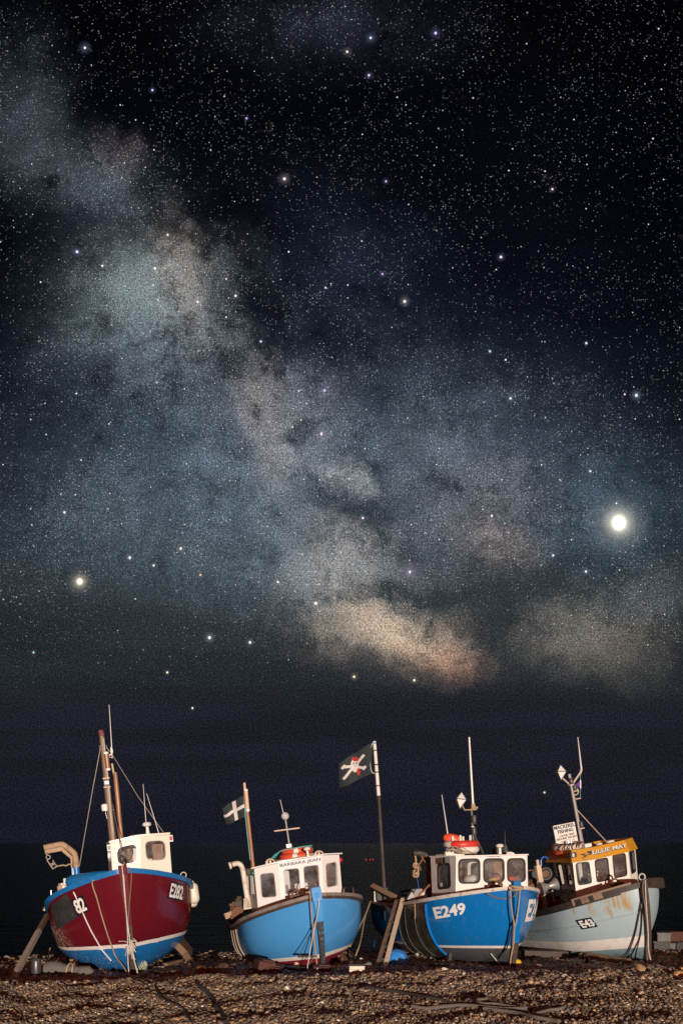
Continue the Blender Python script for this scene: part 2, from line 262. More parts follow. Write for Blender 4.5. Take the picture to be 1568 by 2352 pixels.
# ------------------------------------------------------------------ mesh builder
class MB:
    def __init__(s): s.v = []; s.f = []; s.m = []
    def add(s, vs, fs, mi=0):
        o = len(s.v); s.v += [Vector(v) for v in vs]; s.f += [tuple(i + o for i in f) for f in fs]; s.m += [mi] * len(fs); return s
    def box(s, c, d, rot=None, mi=0, bev=.0):
        c = Vector(c); x, y, z = d[0] / 2, d[1] / 2, d[2] / 2; b = min(bev or min(x, y, z) * .12, x, y, z)
        vs = []
        for sx_ in (-1, 1):
            for sy_ in (-1, 1):
                for sz_ in (-1, 1):
                    vs += [Vector((sx_ * (x - b), sy_ * (y - b), sz_ * z)), Vector((sx_ * (x - b), sy_ * y, sz_ * (z - b))), Vector((sx_ * x, sy_ * (y - b), sz_ * (z - b)))]
        import bmesh
        bm = bmesh.new(); [bm.verts.new(v) for v in vs]
        bmesh.ops.convex_hull(bm, input=bm.verts); bm.verts.index_update()
        rv = [(rot @ v.co if rot else v.co) + c for v in bm.verts]
        s.add(rv, [[v.index for v in f.verts] for f in bm.faces], mi); bm.free(); return s
    def tube(s, pts, r, n=8, mi=0, cap=True, flat=1.0):
        pts = [Vector(p) for p in pts]; N = len(pts)
        rs = r if isinstance(r, (list, tuple)) else [r] * N
        rs = [rs[0] + (rs[-1] - rs[0]) * i / (N - 1) for i in range(N)] if len(rs) != N else rs
        T = [(pts[min(i + 1, N - 1)] - pts[max(i - 1, 0)]).normalized() for i in range(N)]
        a = Vector((0, 0, 1)) if abs(T[0].z) < .9 else Vector((1, 0, 0))
        u = (a - T[0] * a.dot(T[0])).normalized(); vs = []
        for i in range(N):
            u = (u - T[i] * u.dot(T[i])).normalized(); w = T[i].cross(u)
            for j in range(n):
                an = 2 * math.pi * j / n
                vs.append(pts[i] + (u * math.cos(an) * flat + w * math.sin(an)) * rs[i])
        fs = [(i * n + j, i * n + (j + 1) % n, (i + 1) * n + (j + 1) % n, (i + 1) * n + j) for i in range(N - 1) for j in range(n)]
        if cap: fs += [tuple(reversed(range(n))), tuple(range((N - 1) * n, N * n))]
        return s.add(vs, fs, mi)
    def beam(s, pts, w, h, side, mi=0):
        """rectangular section swept along pts; side = the direction w is measured along"""
        pts = [Vector(p) for p in pts]; N = len(pts); vs = []
        for i in range(N):
            T = (pts[min(i + 1, N - 1)] - pts[max(i - 1, 0)]).normalized()
            sd_ = Vector(side[i]) if isinstance(side, list) else Vector(side)
            u = (sd_ - T * sd_.dot(T)).normalized(); q = T.cross(u)
            ww = w[i] if isinstance(w, list) else w
            vs += [pts[i] + u * ww / 2 + q * h / 2, pts[i] - u * ww / 2 + q * h / 2, pts[i] - u * ww / 2 - q * h / 2, pts[i] + u * ww / 2 - q * h / 2]
        fs = [(i * 4 + j, i * 4 + (j + 1) % 4, (i + 1) * 4 + (j + 1) % 4, (i + 1) * 4 + j) for i in range(N - 1) for j in range(4)]
        fs += [(3, 2, 1, 0), tuple(range((N - 1) * 4, N * 4))]
        if isinstance(mi, list):
            s.add(vs, fs, 0)
            for q, i in enumerate([i for i in range(N - 1) for j in range(4)]): s.m[len(s.m) - len(fs) + q] = mi[i]
            return s
        return s.add(vs, fs, mi)
    def lathe(s, prof, o=(0, 0, 0), axis=(0, 0, 1), n=16, mi=0):
        q = Vector((0, 0, 1)).rotation_difference(Vector(axis).normalized()); o = Vector(o)
        vs = [o + q @ Vector((r * math.cos(2 * math.pi * j / n), r * math.sin(2 * math.pi * j / n), z)) for r, z in prof for j in range(n)]
        N = len(prof)
        fs = [(i * n + j, i * n + (j + 1) % n, (i + 1) * n + (j + 1) % n, (i + 1) * n + j) for i in range(N - 1) for j in range(n)]
        if prof[0][0] > 1e-4: fs.append(tuple(reversed(range(n))))
        if prof[-1][0] > 1e-4: fs.append(tuple(range((N - 1) * n, N * n)))
        return s.add(vs, fs, mi)
    def ball(s, c, r, n=14, mi=0, sc=(1, 1, 1), axis=(0, 0, 1)):
        return s.lathe([(max(1e-5, r * math.sin(math.pi * i / n)) * sc[0], -r * math.cos(math.pi * i / n) * sc[2]) for i in range(n + 1)], c, axis, n + 4, mi)
    def ring(s, c, R_, r, axis=(0, 0, 1), nu=36, nv=10, mis=None, flat=1.0):
        q = Vector((0, 0, 1)).rotation_difference(Vector(axis).normalized()); c = Vector(c); vs = []
        for i in range(nu):
            a = 2 * math.pi * i / nu
            for j in range(nv):
                b = 2 * math.pi * j / nv
                vs.append(c + q @ Vector(((R_ + r * math.cos(b)) * math.cos(a), (R_ + r * math.cos(b)) * math.sin(a), r * flat * math.sin(b))))
        for i in range(nu):
            mi = mis(i / nu) if mis else 0
            o = len(s.v)
            for j in range(nv):
                s.f.append((o + i * nv + j, o + i * nv + (j + 1) % nv, o + ((i + 1) % nu) * nv + (j + 1) % nv, o + ((i + 1) % nu) * nv + j)); s.m.append(mi)
        s.v += vs; return s
    def slab(s, loop_top, loop_bot, mi=0):
        n = len(loop_top); s.add(list(loop_top) + list(loop_bot), [tuple(range(n)), tuple(reversed(range(n, 2 * n)))] + [(i, n + i, n + (i + 1) % n, (i + 1) % n) for i in range(n)], mi); return s
    def build(s, name, mats, parent=None, M=None, smooth=True, angle=35):
        me = bpy.data.meshes.new(name); vs = s.v; base = None
        if M is not None: vs = [M @ v for v in vs]
        if parent is None:
            lo = Vector([min(v[i] for v in vs) for i in range(3)]); hi = Vector([max(v[i] for v in vs) for i in range(3)])
            base = Vector(((lo.x + hi.x) / 2, (lo.y + hi.y) / 2, lo.z)); vs = [v - base for v in vs]
        me.from_pydata([tuple(v) for v in vs], [], s.f)
        for m_ in (mats if isinstance(mats, (list, tuple)) else [mats]): me.materials.append(m_)
        me.polygons.foreach_set('material_index', s.m)
        import bmesh
        bm = bmesh.new(); bm.from_mesh(me); bmesh.ops.recalc_face_normals(bm, faces=bm.faces); bm.to_mesh(me); bm.free()
        if smooth:
            me.polygons.foreach_set('use_smooth', [True] * len(me.polygons)); me.set_sharp_from_angle(angle=R(angle))
        o = bpy.data.objects.new(name, me); COL.objects.link(o)
        if parent is not None: o.parent = parent
        elif base is not None: o.location = base
        return o
def tag(o, label=None, cat=None, group=None, kind=None):
    if label: o['label'] = label
    if cat: o['category'] = cat
    if group: o['group'] = group
    if kind: o['kind'] = kind
    return o
def empty(name, M):
    o = bpy.data.objects.new(name, None); COL.objects.link(o); o.matrix_world = M; return o

# ------------------------------------------------------------------ pixel helpers (photo crops -> render pixels)
def Z(ox, oy, s): return lambda x, y: ((x / s + ox) / 4.0044, (y / s + oy) / 4.0)
c1, c2, c3, c4 = Z(0, 2780, 1.742), Z(820, 3080, 2.306), Z(1300, 2900, 1.742), Z(2031, 2900, 2.177)
z1, z2, z3, z4, z5, z6 = Z(0, 3300, 3.484), Z(380, 3280, 3.458), Z(900, 3350, 2.8), Z(1400, 3560, 3.136), Z(1450, 3250, 2.148), Z(2080, 3250, 2.613)
z7, z8 = Z(0, 3780, 1.148), Z(1366, 3780, 1.1487)
EYE = Vector((0, 0, CAMH))
def rayd(p): return Vector(((p[0] - CX) / F, 1.0, -(p[1] - CY) / F))
def WP(p, Y): return EYE + rayd(p) * Y
def sstep(x): x = min(1, max(0, x)); return x * x * (3 - 2 * x)
def gz(X, Y):
    Yc = 17.8 + (X + 5.3) * .163; d = Y - Yc
    und = .020 * math.sin(X * 1.7 + 1.1 * math.sin(Y * .9)) + .020 * math.sin(X * 3.9 + Y * 2.3 + math.sin(X * 1.3)) + .018 * math.sin(Y * 5.1 + 1.3 * math.sin(X * 2.2)) + .012 * math.sin(X * 6.3 - Y * 3.1 + 1.7 * math.sin(Y * 1.9)) 
    if d < 0: return max(.175 + .05 * d, -.5) + und
    z = .175 * (1 - sstep(d / 1.1)); Ye = 24.3 + (X + 5.3) * .17
    z -= .02 * max(0, Y - 21)
    if Y > Ye: z -= .13 * (Y - Ye)
    return max(z + und * (1 - .5 * sstep(d)), -6)
def GP(p, Y0=21.0):
    Y = Y0
    for _ in range(30):
        q = WP(p, Y); g = gz(q.x, Y); Y = .5 * Y + .5 * max(14, min(27, (CAMH - g) / max(1, (p[1] - CY)) * F))
    return WP(p, Y)
def lerp(a, b, t): return a + (b - a) * t
def bil(q, u, v): # q = tl,tr,br,bl
    return tuple((q[0][i] * (1 - u) + q[1][i] * u) * (1 - v) + (q[3][i] * (1 - u) + q[2][i] * u) * v for i in range(len(q[0])))
def ibil(q, p):
    u = v = .5
    for _ in range(25):
        a = bil(q, u, v); e = (p[0] - a[0], p[1] - a[1])
        du = tuple(lerp(q[1][i] - q[0][i], q[2][i] - q[3][i], v) for i in (0, 1)); dv = tuple(lerp(q[3][i] - q[0][i], q[2][i] - q[1][i], u) for i in (0, 1))
        det = du[0] * dv[1] - du[1] * dv[0]
        u += (e[0] * dv[1] - e[1] * dv[0]) / det; v += (du[0] * e[1] - du[1] * e[0]) / det
    return u, v
TXT = {}
def text_mesh(body, bold=.0):
    if (body, bold) in TXT: return TXT[(body, bold)]
    cu = bpy.data.curves.new('lettering', 'FONT'); cu.body = body; cu.offset = bold; cu.resolution_u = 4
    o = bpy.data.objects.new('lettering', cu); COL.objects.link(o)
    dg = bpy.context.evaluated_depsgraph_get(); me = bpy.data.meshes.new_from_object(o.evaluated_get(dg))
    import bmesh
    bm = bmesh.new(); bm.from_mesh(me); bmesh.ops.triangulate(bm, faces=bm.faces)
    L_ = [e for e in bm.edges if e.calc_length() > .22]
    if L_: bmesh.ops.subdivide_edges(bm, edges=L_, cuts=2)
    bmesh.ops.triangulate(bm, faces=bm.faces); bm.verts.index_update()
    vs = [(v.co.x, v.co.y) for v in bm.verts]; fs = [[v.index for v in f.verts] for f in bm.faces]
    bm.free(); bpy.data.meshes.remove(me); bpy.data.objects.remove(o); bpy.data.curves.remove(cu)
    x0, x1 = min(v[0] for v in vs), max(v[0] for v in vs); y0, y1 = min(v[1] for v in vs), max(v[1] for v in vs)
    TXT[(body, bold)] = ([((x - x0) / (x1 - x0), 1 - (y - y0) / (y1 - y0)) for x, y in vs], fs)
    return TXT[(body, bold)]

# ------------------------------------------------------------------ boats
def lerpp(a, b, t): return (a[0] + (b[0] - a[0]) * t, a[1] + (b[1] - a[1]) * t)
boat_locker = mat('brown_locker', (.30, .14, .08), .6, dirt=.5)
class Boat:
    def __init__(s, P, name, label, group='fishing boats drawn up on the beach'):
        s.P = P
        s.M = Matrix.Translation((P['X'], P['Y'], P['Z'])) @ Matrix.Rotation(R(P['yaw']), 4, 'Z') @ Matrix.Rotation(-R(P['pitch']), 4, 'X') @ Matrix.Rotation(-R(P['heel']), 4, 'Y')
        s.Mi = s.M.inverted(); s.eye = s.Mi @ EYE; s.R3 = s.Mi.to_3x3()
        s.root = empty(name, s.M); tag(s.root, label, 'boat', group)
    def L(s, p, y):
        d = s.R3 @ rayd(p); return s.eye + d * ((y - s.eye.y) / d.y)
    def sec(s, t, w):
        P = s.P; tm = P['tm']; a = min(1, max(0, 1 - t / tm))
        bs = P['B'] * (1 - a ** 2.2) ** .8 if t < tm else P['B'] * (1 - .22 * ((t - tm) / (1 - tm)) ** 2)
        zs = P['zm'] + (P['zb'] - P['zm']) * max(0, 1 - t / .7) ** 2 + .08 * max(0, (t - .7) / .3) ** 2
        zk = .35 * max(0, (t - .55) / .45) ** 2
        e = min(1, t / (tm * P.get('full', 1))); p = 1.15 + 1.6 * e; q = 1 + 1.1 * e
        if t > tm: p += 1.5 * min(1, (t - tm) / .3)
        g = (1 - (1 - w) ** p) ** (1 / q)
        return bs * g, t * P['L'] + P['rake'] * (1 - w) ** 2 * (1 - t) ** 4, zk + (zs - zk) * w, zk, zs
    def pt(s, side, t, w): x, y, z, _, _ = s.sec(t, w); return Vector((side * x, y, z))
    def ptz(s, side, t, z):
        _, _, _, zk, zs = s.sec(t, 0); return s.pt(side, t, min(1, max(0, (z - zk) / (zs - zk))))
    def t_at_y(s, y): return min(1, max(0, y / s.P['L']))
    def proj(s, v): q = s.M @ Vector(v); return (CX + F * q.x / q.y, CY - F * (q.z - CAMH) / q.y)
    def t_at_px(s, side, x):
        return min((abs(s.proj(s.pt(side, t / 200, 1))[0] - x), t / 200) for t in range(1, 200) if s.proj(s.pt(side, t/200,1)))[1]
    def hull(s, mats, zw0, zw1, panel=None):
        """mats: topsides, stripe, bottom, panel, inside"""
        ts = sorted(set([0, .004, .012, .025, .04, .06, .085] + [i / 44 for i in range(5, 45)] + ([panel[0], panel[1]] if panel else [])))
        mb = MB(); NV = 26; grid = {}
        for side in (-1, 1):
            for i, t in enumerate(ts):
                _, _, _, zk, zs = s.sec(t, 0)
                zl = sorted([zk + (zs - zk) * (j / (NV - 3)) ** 1.4 for j in range(NV - 2)] + [max(zk + .001, zw0), max(zk + .002, zw1)])
                for j, z in enumerate(zl): grid[side, i, j] = (s.pt(side, t, (z - zk) / (zs - zk)), z)
        idx = {}
        for kk, (p, z) in grid.items(): idx[kk] = len(mb.v); mb.v.append(p)
        for side in (-1, 1):
            for i in range(len(ts) - 1):
                for j in range(NV - 1):
                    zc = sum(grid[side, i + a, j + b][1] for a in (0, 1) for b in (0, 1)) / 4
                    zc0 = grid[side, i, j][1] * .5 + grid[side, i, j + 1][1] * .5
                    mi = 2 if zc0 < zw0 else (1 if zc0 < zw1 else 0)
                    if panel and side == -1 and panel[0] <= ts[i] + 1e-6 and ts[i + 1] <= panel[1] + 1e-6 and zc > panel[2]: mi = 3
                    q = (idx[side, i, j], idx[side, i + 1, j], idx[side, i + 1, j + 1], idx[side, i, j + 1])
                    mb.f.append(q if side == 1 else q[::-1]); mb.m.append(mi)
        n = len(ts) - 1
        for j in range(NV - 1):
            zc0 = (grid[1, n, j][1] + grid[1, n, j + 1][1]) / 2
            mb.f.append((idx[-1, n, j], idx[1, n, j], idx[1, n, j + 1], idx[-1, n, j + 1])); mb.m.append(2 if zc0 < zw0 else (1 if zc0 < zw1 else 0))
        s.mid = s.proj(s.pt(-1, .12, .6)); s.bvh = BVHTree.FromPolygons(mb.v, mb.f)
        o = mb.build('hull', mats[:4], s.root, angle=40)
        # inside: bulwark lining and deck
        dk = MB(); tl = [i / 40 for i in range(1, 41)]; 
        def drop(t): return .07 + .48 * sstep((t - s.P.get('fd', .40)) / .06)
        rows = []
        for t in tl:
            _, _, _, zk, zs = s.sec(t, 0); zd = zs - drop(t)
            xs = s.sec(t, 1)[0] - .05; xd = max(.005, s.sec(t, max(0, (zd - zk) / (zs - zk)))[0] - .06)
            yy = t * s.P['L'] - (.04 if t == 1 else 0)
            rows.append([Vector((-max(.004, xs), yy, zs - .01)), Vector((-xd, yy, zd)), Vector((0, yy, zd + .04)), Vector((xd, yy, zd)), Vector((max(.004, xs), yy, zs - .01))])
        vs = [p for r in rows for p in r]; fs = []
        for i in range(len(rows) - 1):
            for j in range(4): fs.append((i * 5 + j, i * 5 + j + 1, i * 5 + 6 + j, i * 5 + 5 + j))
        e = (len(rows) - 1) * 5; fs.append((e, e + 1, e + 2, e + 3, e + 4))
        dk.add(vs, fs); dk.build('deck', mats[4], s.root, angle=30)
        return o
    def rail(s, m, w=.09, h=.09, out=.02, name='gunwale', ends=None):
        mb = MB(); T = [0, .01, .03, .06, .1] + [i / 36 for i in range(5, 37)]
        pts = [s.pt(-1, t, 1) for t in reversed(T)] + [s.pt(1, t, 1) for t in T[1:]]
        cen = Vector((0, s.P['L'] * .5, 0)); sides = []
        q = []
        for i, p in enumerate(pts):
            tg = (pts[min(i + 1, len(pts) - 1)] - pts[max(i - 1, 0)]); nn = Vector((tg.y, -tg.x, 0)).normalized()
            q.append(p + nn * out); sides.append(nn)
        mb.beam(q, w, h, sides); a = s.pt(-1, 1, 1); b = s.pt(1, 1, 1); mb.beam([a, b], w, h, (0, 1, 0))
        return mb.build(name, m, s.root, angle=50)
    def stem(s, mats, head=.16, w=.11, d=.12, split=None):
        mb = MB(); ws = [i / 12 for i in range(13)]
        pts = [s.pt(1, 0, w_) + Vector((0, -d / 2 + .015, 0)) for w_ in ws]; pts[0].z -= .02
        tp = pts[-1] + (pts[-1] - pts[-2]).normalized() * head; pts.append(tp)
        mi = [(1 if split and pts[i].z < split else 0) for i in range(len(pts) - 1)]
        ww = [w * .55 + w * .55 * i / 12 for i in range(13)] + [w * 1.1]
        mb.beam(pts, ww, d, (1, 0, 0), mi); s.stem_top = tp
        mb.build('stem_post', mats, s.root, angle=30)
        kb = MB(); kp = [s.pt(1, t, 0) + Vector((0, 0, -.03)) for t in [0] + [i / 12 for i in range(1, 13)]]
        kb.beam(kp, .09, .1, (1, 0, 0)); kb.build('keel', mats[-1], s.root)
    def hit(s, p, off=.01):
        d = s.R3 @ rayd(p); d.normalize(); loc, nn, _, _ = s.bvh.ray_cast(s.eye, d)
        if loc is None: return None, None
        if nn.dot(d) > 0: nn = -nn
        return loc + nn * off, nn
    def drape(s, q, polys, m, name, off=.008, parent=None):
        """polys in unit-square coordinates of the pixel quad q; laid on the hull"""
        mb = MB(); pts = []
        for u, v in polys[0]:
            h, _ = s.hit(bil(q, u, v), off)
            if h is None: h = s.hit(bil(q, min(max(u, .12), .88), min(max(v, .12), .88)), off)[0]
            pts.append(h)
        mb.add(pts, polys[1]); return mb.build(name, m, parent or s.root)
    def plate(s, q, m, name, nx=10, ny=8, off=.006, parent=None):
        g = ([(i / nx, j / ny) for j in range(ny + 1) for i in range(nx + 1)], [(j * (nx + 1) + i, j * (nx + 1) + i + 1, (j + 1) * (nx + 1) + i + 1, (j + 1) * (nx + 1) + i) for j in range(ny) for i in range(nx)])
        return s.drape(q, g, m, name, off, parent)
    def path(s, pts, off=.015):
        """pts: (pixel) lies on the hull; (pixel, y) lies in the local plane y"""
        out = []
        for p in pts:
            if len(p) == 2 and not isinstance(p[0], (int, float, np.floating)): out.append(s.L(p[0], p[1]))
            else:
                h = None
                for k_ in range(30):      # just off the silhouette: step towards the hull
                    h = s.hit(lerpp(p, s.mid, k_ * .012), off)[0]
                    if h is not None: break
                if h is not None: out.append(h)
        return out
def smoothpath(pts, n=5):
    P = [pts[0]] + list(pts) + [pts[-1]]; out = []
    for i in range(1, len(P) - 2):
        for j in range(n):
            t = j / n; a, b, c, d = P[i - 1], P[i], P[i + 1], P[i + 2]
            out.append(.5 * ((2 * b) + (c - a) * t + (2 * a - 5 * b + 4 * c - d) * t * t + (3 * b - a - 3 * c + d) * t ** 3))
    return out + [pts[-1]]
def rnd_loop(q, r, W_, H_):
    pts = [Vector((u * W_, v * H_)) for u, v in q]; out = []
    for i in range(4):
        a, b, c = pts[i - 1], pts[i], pts[(i + 1) % 4]
        d1 = (a - b); d2 = (c - b); rr = min(r, d1.length * .45, d2.length * .45)
        p, e = b + d1.normalized() * rr, b + d2.normalized() * rr
        for j in range(6):
            t = j / 5; out.append(p * (1 - t) ** 2 + b * (2 * t * (1 - t)) + e * t * t)
    return [(x.x / W_, x.y / H_) for x in out]
class Panel:
    def __init__(s, boat, q, yl, yr):
        s.b, s.q = boat, q
        s.c = [boat.L(q[0], yl), boat.L(q[1], yr), boat.L(q[2], yr), boat.L(q[3], yl)]
        s.setup()
    def setup(s):
        a, b, c, d = s.c; s.W = ((b - a).length + (c - d).length) / 2; s.H = ((d - a).length + (c - b).length) / 2
        s.n = ((b - a) + (c - d)).cross((d - a) + (c - b)).normalized()
        if s.n.dot(s.b.eye - a) < 0 and not getattr(s, 'keep', False): s.n = -s.n
    def P(s, u, v, o=0.0): return Vector(bil(s.c, u, v)) + s.n * o
    def px(s, p, o=0.0): return s.P(*ibil(s.q, p), o)
def wall(mb, pn, holes, th=.045, mi=0):
    loops = [[(0, 0), (1, 0), (1, 1), (0, 1)]] + holes
    flat = [p for l in loops for p in l]
    tris = tessellate_polygon([[Vector((u * pn.W, v * pn.H, 0)) for u, v in l] for l in loops])
    N = len(flat); vs = [pn.P(u, v) for u, v in flat] + [pn.P(u, v, -th) for u, v in flat]
    fs = [tuple(t) for t in tris] + [tuple(N + i for i in reversed(t)) for t in tris]
    o = 0
    for l in loops:
        n = len(l); fs += [(o + i, o + (i + 1) % n, N + o + (i + 1) % n, N + o + i) for i in range(n)]; o += n
    mb.add(vs, fs, mi)
def scale_loop(l, pn, g):
    cx = sum(u for u, v in l) / len(l); cy = sum(v for u, v in l) / len(l)
    w = (max(u for u, v in l) - min(u for u, v in l)) * pn.W / 2; h = (max(v for u, v in l) - min(v for u, v in l)) * pn.H / 2
    return [(cx + (u - cx) * (1 + g / w), cy + (v - cy) * (1 + g / h)) for u, v in l]
def windows(boat, pn, quads, fm, gm, r=.09, fw=.022, proud=.012):
    holes = []
    for q in quads:
        uv = [ibil(pn.q, p) if pn.q else p for p in q]
        l = rnd_loop(uv, r, pn.W, pn.H); holes.append(l)
        a, b = scale_loop(l, pn, fw), scale_loop(l, pn, -fw * .35); n = len(l); fr = MB()
        vs = [pn.P(u, v, .001) for u, v in a] + [pn.P(u, v, proud) for u, v in a] + [pn.P(u, v, proud) for u, v in b] + [pn.P(u, v, -.02) for u, v in b]
        fs = [(k_ * n + i, k_ * n + (i + 1) % n, (k_ + 1) * n + (i + 1) % n, (k_ + 1) * n + i) for k_ in range(3) for i in range(n)]
        fr.add(vs, fs); fo = fr.build('window', fm, boat.root, angle=40)
        g = MB(); g.add([pn.P(u, v, -.018) for u, v in scale_loop(l, pn, .004)], [tuple(range(n))]); g.build('pane', gm, fo, smooth=False)
    return holes
def wheelhouse(boat, panels, wins, mats, depth, fm, gm, roofm, over=.05, rth=.05, r=.09, fw=.022, side_wins=True, side_panel=None, roof=True, backtop=0.0, skip_side=None):
    """panels: left-to-right list of Panel; mats: walls list per panel index -> material slot"""
    mb = MB(); B_ = boat
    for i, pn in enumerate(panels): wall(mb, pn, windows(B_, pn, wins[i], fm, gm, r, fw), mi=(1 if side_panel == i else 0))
    f0 = panels[0 if side_panel is None else 1]; fl = panels[-1]
    L0, L1 = f0.c[0], f0.c[3]; R0, R1 = fl.c[1], fl.c[2]
    yb = max(L0.y, R0.y) + depth
    def back(v): return Vector((v.x * .97, yb, v.z + backtop))
    bl0, bl1, br0, br1 = back(L0), back(L1), back(R0), back(R1)
    if side_panel is not None: bl0, bl1 = panels[0].c[0].copy(), panels[0].c[3].copy()
    def mk(c, keep=True):
        p = Panel.__new__(Panel); p.b = B_; p.q = None; p.c = c; p.keep = True; p.setup(); return p
    sw = [[(.2, .12), (.8, .12), (.8, .55), (.2, .55)]]
    if side_panel is None:
        p = mk([bl0, L0, L1, bl1]); 
        if p.n.x > 0: p.n = -p.n
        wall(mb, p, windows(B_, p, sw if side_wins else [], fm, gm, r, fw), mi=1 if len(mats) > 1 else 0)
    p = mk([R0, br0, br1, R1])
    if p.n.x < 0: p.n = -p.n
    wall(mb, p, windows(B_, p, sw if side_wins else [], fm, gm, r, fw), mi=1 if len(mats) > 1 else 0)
    p = mk([br0, bl0, bl1, br1])
    if p.n.y < 0: p.n = -p.n
    wall(mb, p, [rnd_loop([(.1, .14), (.42, .14), (.42, .5), (.1, .5)], r, p.W, p.H), [(.55, .1), (.85, .1), (.85, .96), (.55, .96)]])
    # floor
    fo = [pn.c[3] for pn in panels] + [fl.c[2], br1, bl1]
    mb.build('wheelhouse', mats, boat.root, angle=25)
    top = [pn.c[0] for pn in panels] + [fl.c[1], br0, bl0] if side_panel is None else [pn.c[0] for pn in panels] + [fl.c[1], br0]
    cen = sum(top, Vector()) / len(top)
    if roof:
        def off(v, o, dz_): d = Vector((v.x - cen.x, v.y - cen.y, 0)); return v + d.normalized() * o + Vector((0, 0, dz_))
        rb = MB(); rb.slab([off(v, over, rth) for v in top], [off(v, over, .004) for v in top]); rb.build('roof', roofm, boat.root, angle=30)
    lk = MB(); lk.box((R0.x - .18 if (R0.x - L0.x) > 1.2 else R0.x - .14, yb - .22, (L0.z + L1.z) / 2), (.22, .3, (L0.z - L1.z) * .9)); lk.build('cabin_locker', boat_locker, boat.root); lk = MB(); lk.box(((L0.x * .62 + R0.x * .38), yb - .1, (L0.z + L1.z) / 2), (.1, .08, (L0.z - L1.z) * .92)); lk.build('cabin_post', boat_locker, boat.root)
    cbl = MB(); a0 = Vector((lerp(L0.x, R0.x, .3), max(L0.y, R0.y) + .12, L0.z - .02)); cbl.tube(smoothpath([a0, a0 + Vector((.05, .02, -.16)), a0 + Vector((-.04, .04, -.32)), a0 + Vector((-.12, .05, -.4))]), .014, 6); cbl.box(a0 + Vector((.02, .03, -.04)), (.2, .1, .07)); cbl.build('cabin_cable', BLACK, boat.root)
    # inside fittings: console shelf, wheel, seat post
    y0 = min(L0.y, R0.y); zf = min(L1.z, R1.z); H_ = L0.z - L1.z; xc = (L0.x + R0.x) / 2; wd = (R0.x - L0.x)
    cb = MB(); cb.box((xc, y0 + .32, zf + H_ * .22), (wd * .78, .3, H_ * .3)); cb.box((xc - wd * .2, y0 + .34, zf + H_ * .46), (wd * .16, .16, H_ * .16)); cb.build('console', DKGREY, boat.root)
    wb = MB(); wb.ring((xc + wd * .16, y0 + .52, zf + H_ * .42), .17, .016, (0, .9, .35)); 
    for a in range(3): wb.tube([(xc + wd * .16, y0 + .52, zf + H_ * .42), Vector((xc + wd * .16, y0 + .52, zf + H_ * .42)) + Vector((math.cos(a * 2.09) * .17, -.06 * math.sin(a * 2.09), .16 * math.sin(a * 2.09)))], .009, 6)
    wb.build('steering_wheel', BLACK, boat.root)
    return top, yb
def on_root(b, name, mb, mats, label=None, **kw):
    o = mb.build(name, mats, b.root, **kw)
    if label: o['label'] = label
    return o
def top_thing(b, name, mb, mats, label, cat, group=None, **kw):
    return tag(mb.build(name, mats, None, b.M if b else None, **kw), label, cat, group)
def rope(b, pts, r, m, label, name='rope', group=None, n=6, cat='rope'):
    mb = MB(); mb.tube(smoothpath(pts), r * .78, n); return top_thing(b, name, mb, m, label, cat, group)
def whip(b, p0, p1, y, r=.008, name='antenna', m=None, r1=None):
    return on_root(b, name, MB().tube([b.L(p0, y), b.L(p1, y)], [r, r1 or r * .5], 6), m or WHITE2)
def mushroom(b, pt, y, sc=1.0, name='roof_vent', m=None):
    o = b.L(pt, y); mb = MB(); mb.lathe([(.05 * sc, 0), (.035 * sc, .1 * sc), (.035 * sc, .17 * sc), (.09 * sc, .19 * sc), (.11 * sc, .23 * sc), (.08 * sc, .27 * sc), (.001, .285 * sc)], o)
    return on_root(b, name, mb, m or WHITE2)
def reflector(b, c, r, y, name='radar_reflector'):
    o = b.L(c, y); mb = MB(); a = Matrix.Rotation(.5, 3, 'Z') @ Matrix.Rotation(.25, 3, 'Y')
    V = [o + a @ (Vector(v) * r) for v in ((0, 0, 1.25), (1, 0, 0), (0, 1, 0), (-1, 0, 0), (0, -1, 0), (0, 0, -1.25))]
    mb.add(V, [(0, 1, 2), (0, 2, 3), (0, 3, 4), (0, 4, 1), (5, 2, 1), (5, 3, 2), (5, 4, 3), (5, 1, 4)])
    ob = on_root(b, name, mb, WHITE2, smooth=False)
    ed = MB()
    for i, j in ((0, 1), (0, 3), (0, 4), (4, 1), (4, 3), (5, 4), (5, 1), (5, 3)): ed.tube([V[i], V[j]], .011, 5)
    ed.build('seam', DKGREY, ob)
    return ob
def grid_flag(b, quad, yh, yf, test, mats, label, nx=64, ny=44, amp=.06):
    mb = MB(); vs = []
    for j in range(ny + 1):
        for i in range(nx + 1):
            u, v = i / nx, j / ny; p = bil(quad, u, v)       # u=0 at the hoist
            vs.append(b.L(p, lerp(yh, yf, u)) + Vector((.2 * amp * u * math.sin(u * 9 + v * 2), amp * u ** .7 * math.sin(u * 8.5 + v * 1.8), .015 * u * math.sin(u * 11 + 3 * v))))
    fs = [(j * (nx + 1) + i, j * (nx + 1) + i + 1, (j + 1) * (nx + 1) + i + 1, (j + 1) * (nx + 1) + i) for j in range(ny) for i in range(nx)]
    mb.add(vs, fs); mb.m = [test(*bil(quad, (i + .5) / nx, (j + .5) / ny), (i + .5) / nx, (j + .5) / ny) for j in range(ny) for i in range(nx)]
    return top_thing(b, 'flag', mb, mats, label, 'flag', angle=80)
def seg_d(p, a, b):
    ax, ay_ = b[0] - a[0], b[1] - a[1]; t = max(0, min(1, ((p[0] - a[0]) * ax + (p[1] - a[1]) * ay_) / (ax * ax + ay_ * ay_)))
    return math.hypot(p[0] - a[0] - t * ax, p[1] - a[1] - t * ay_)
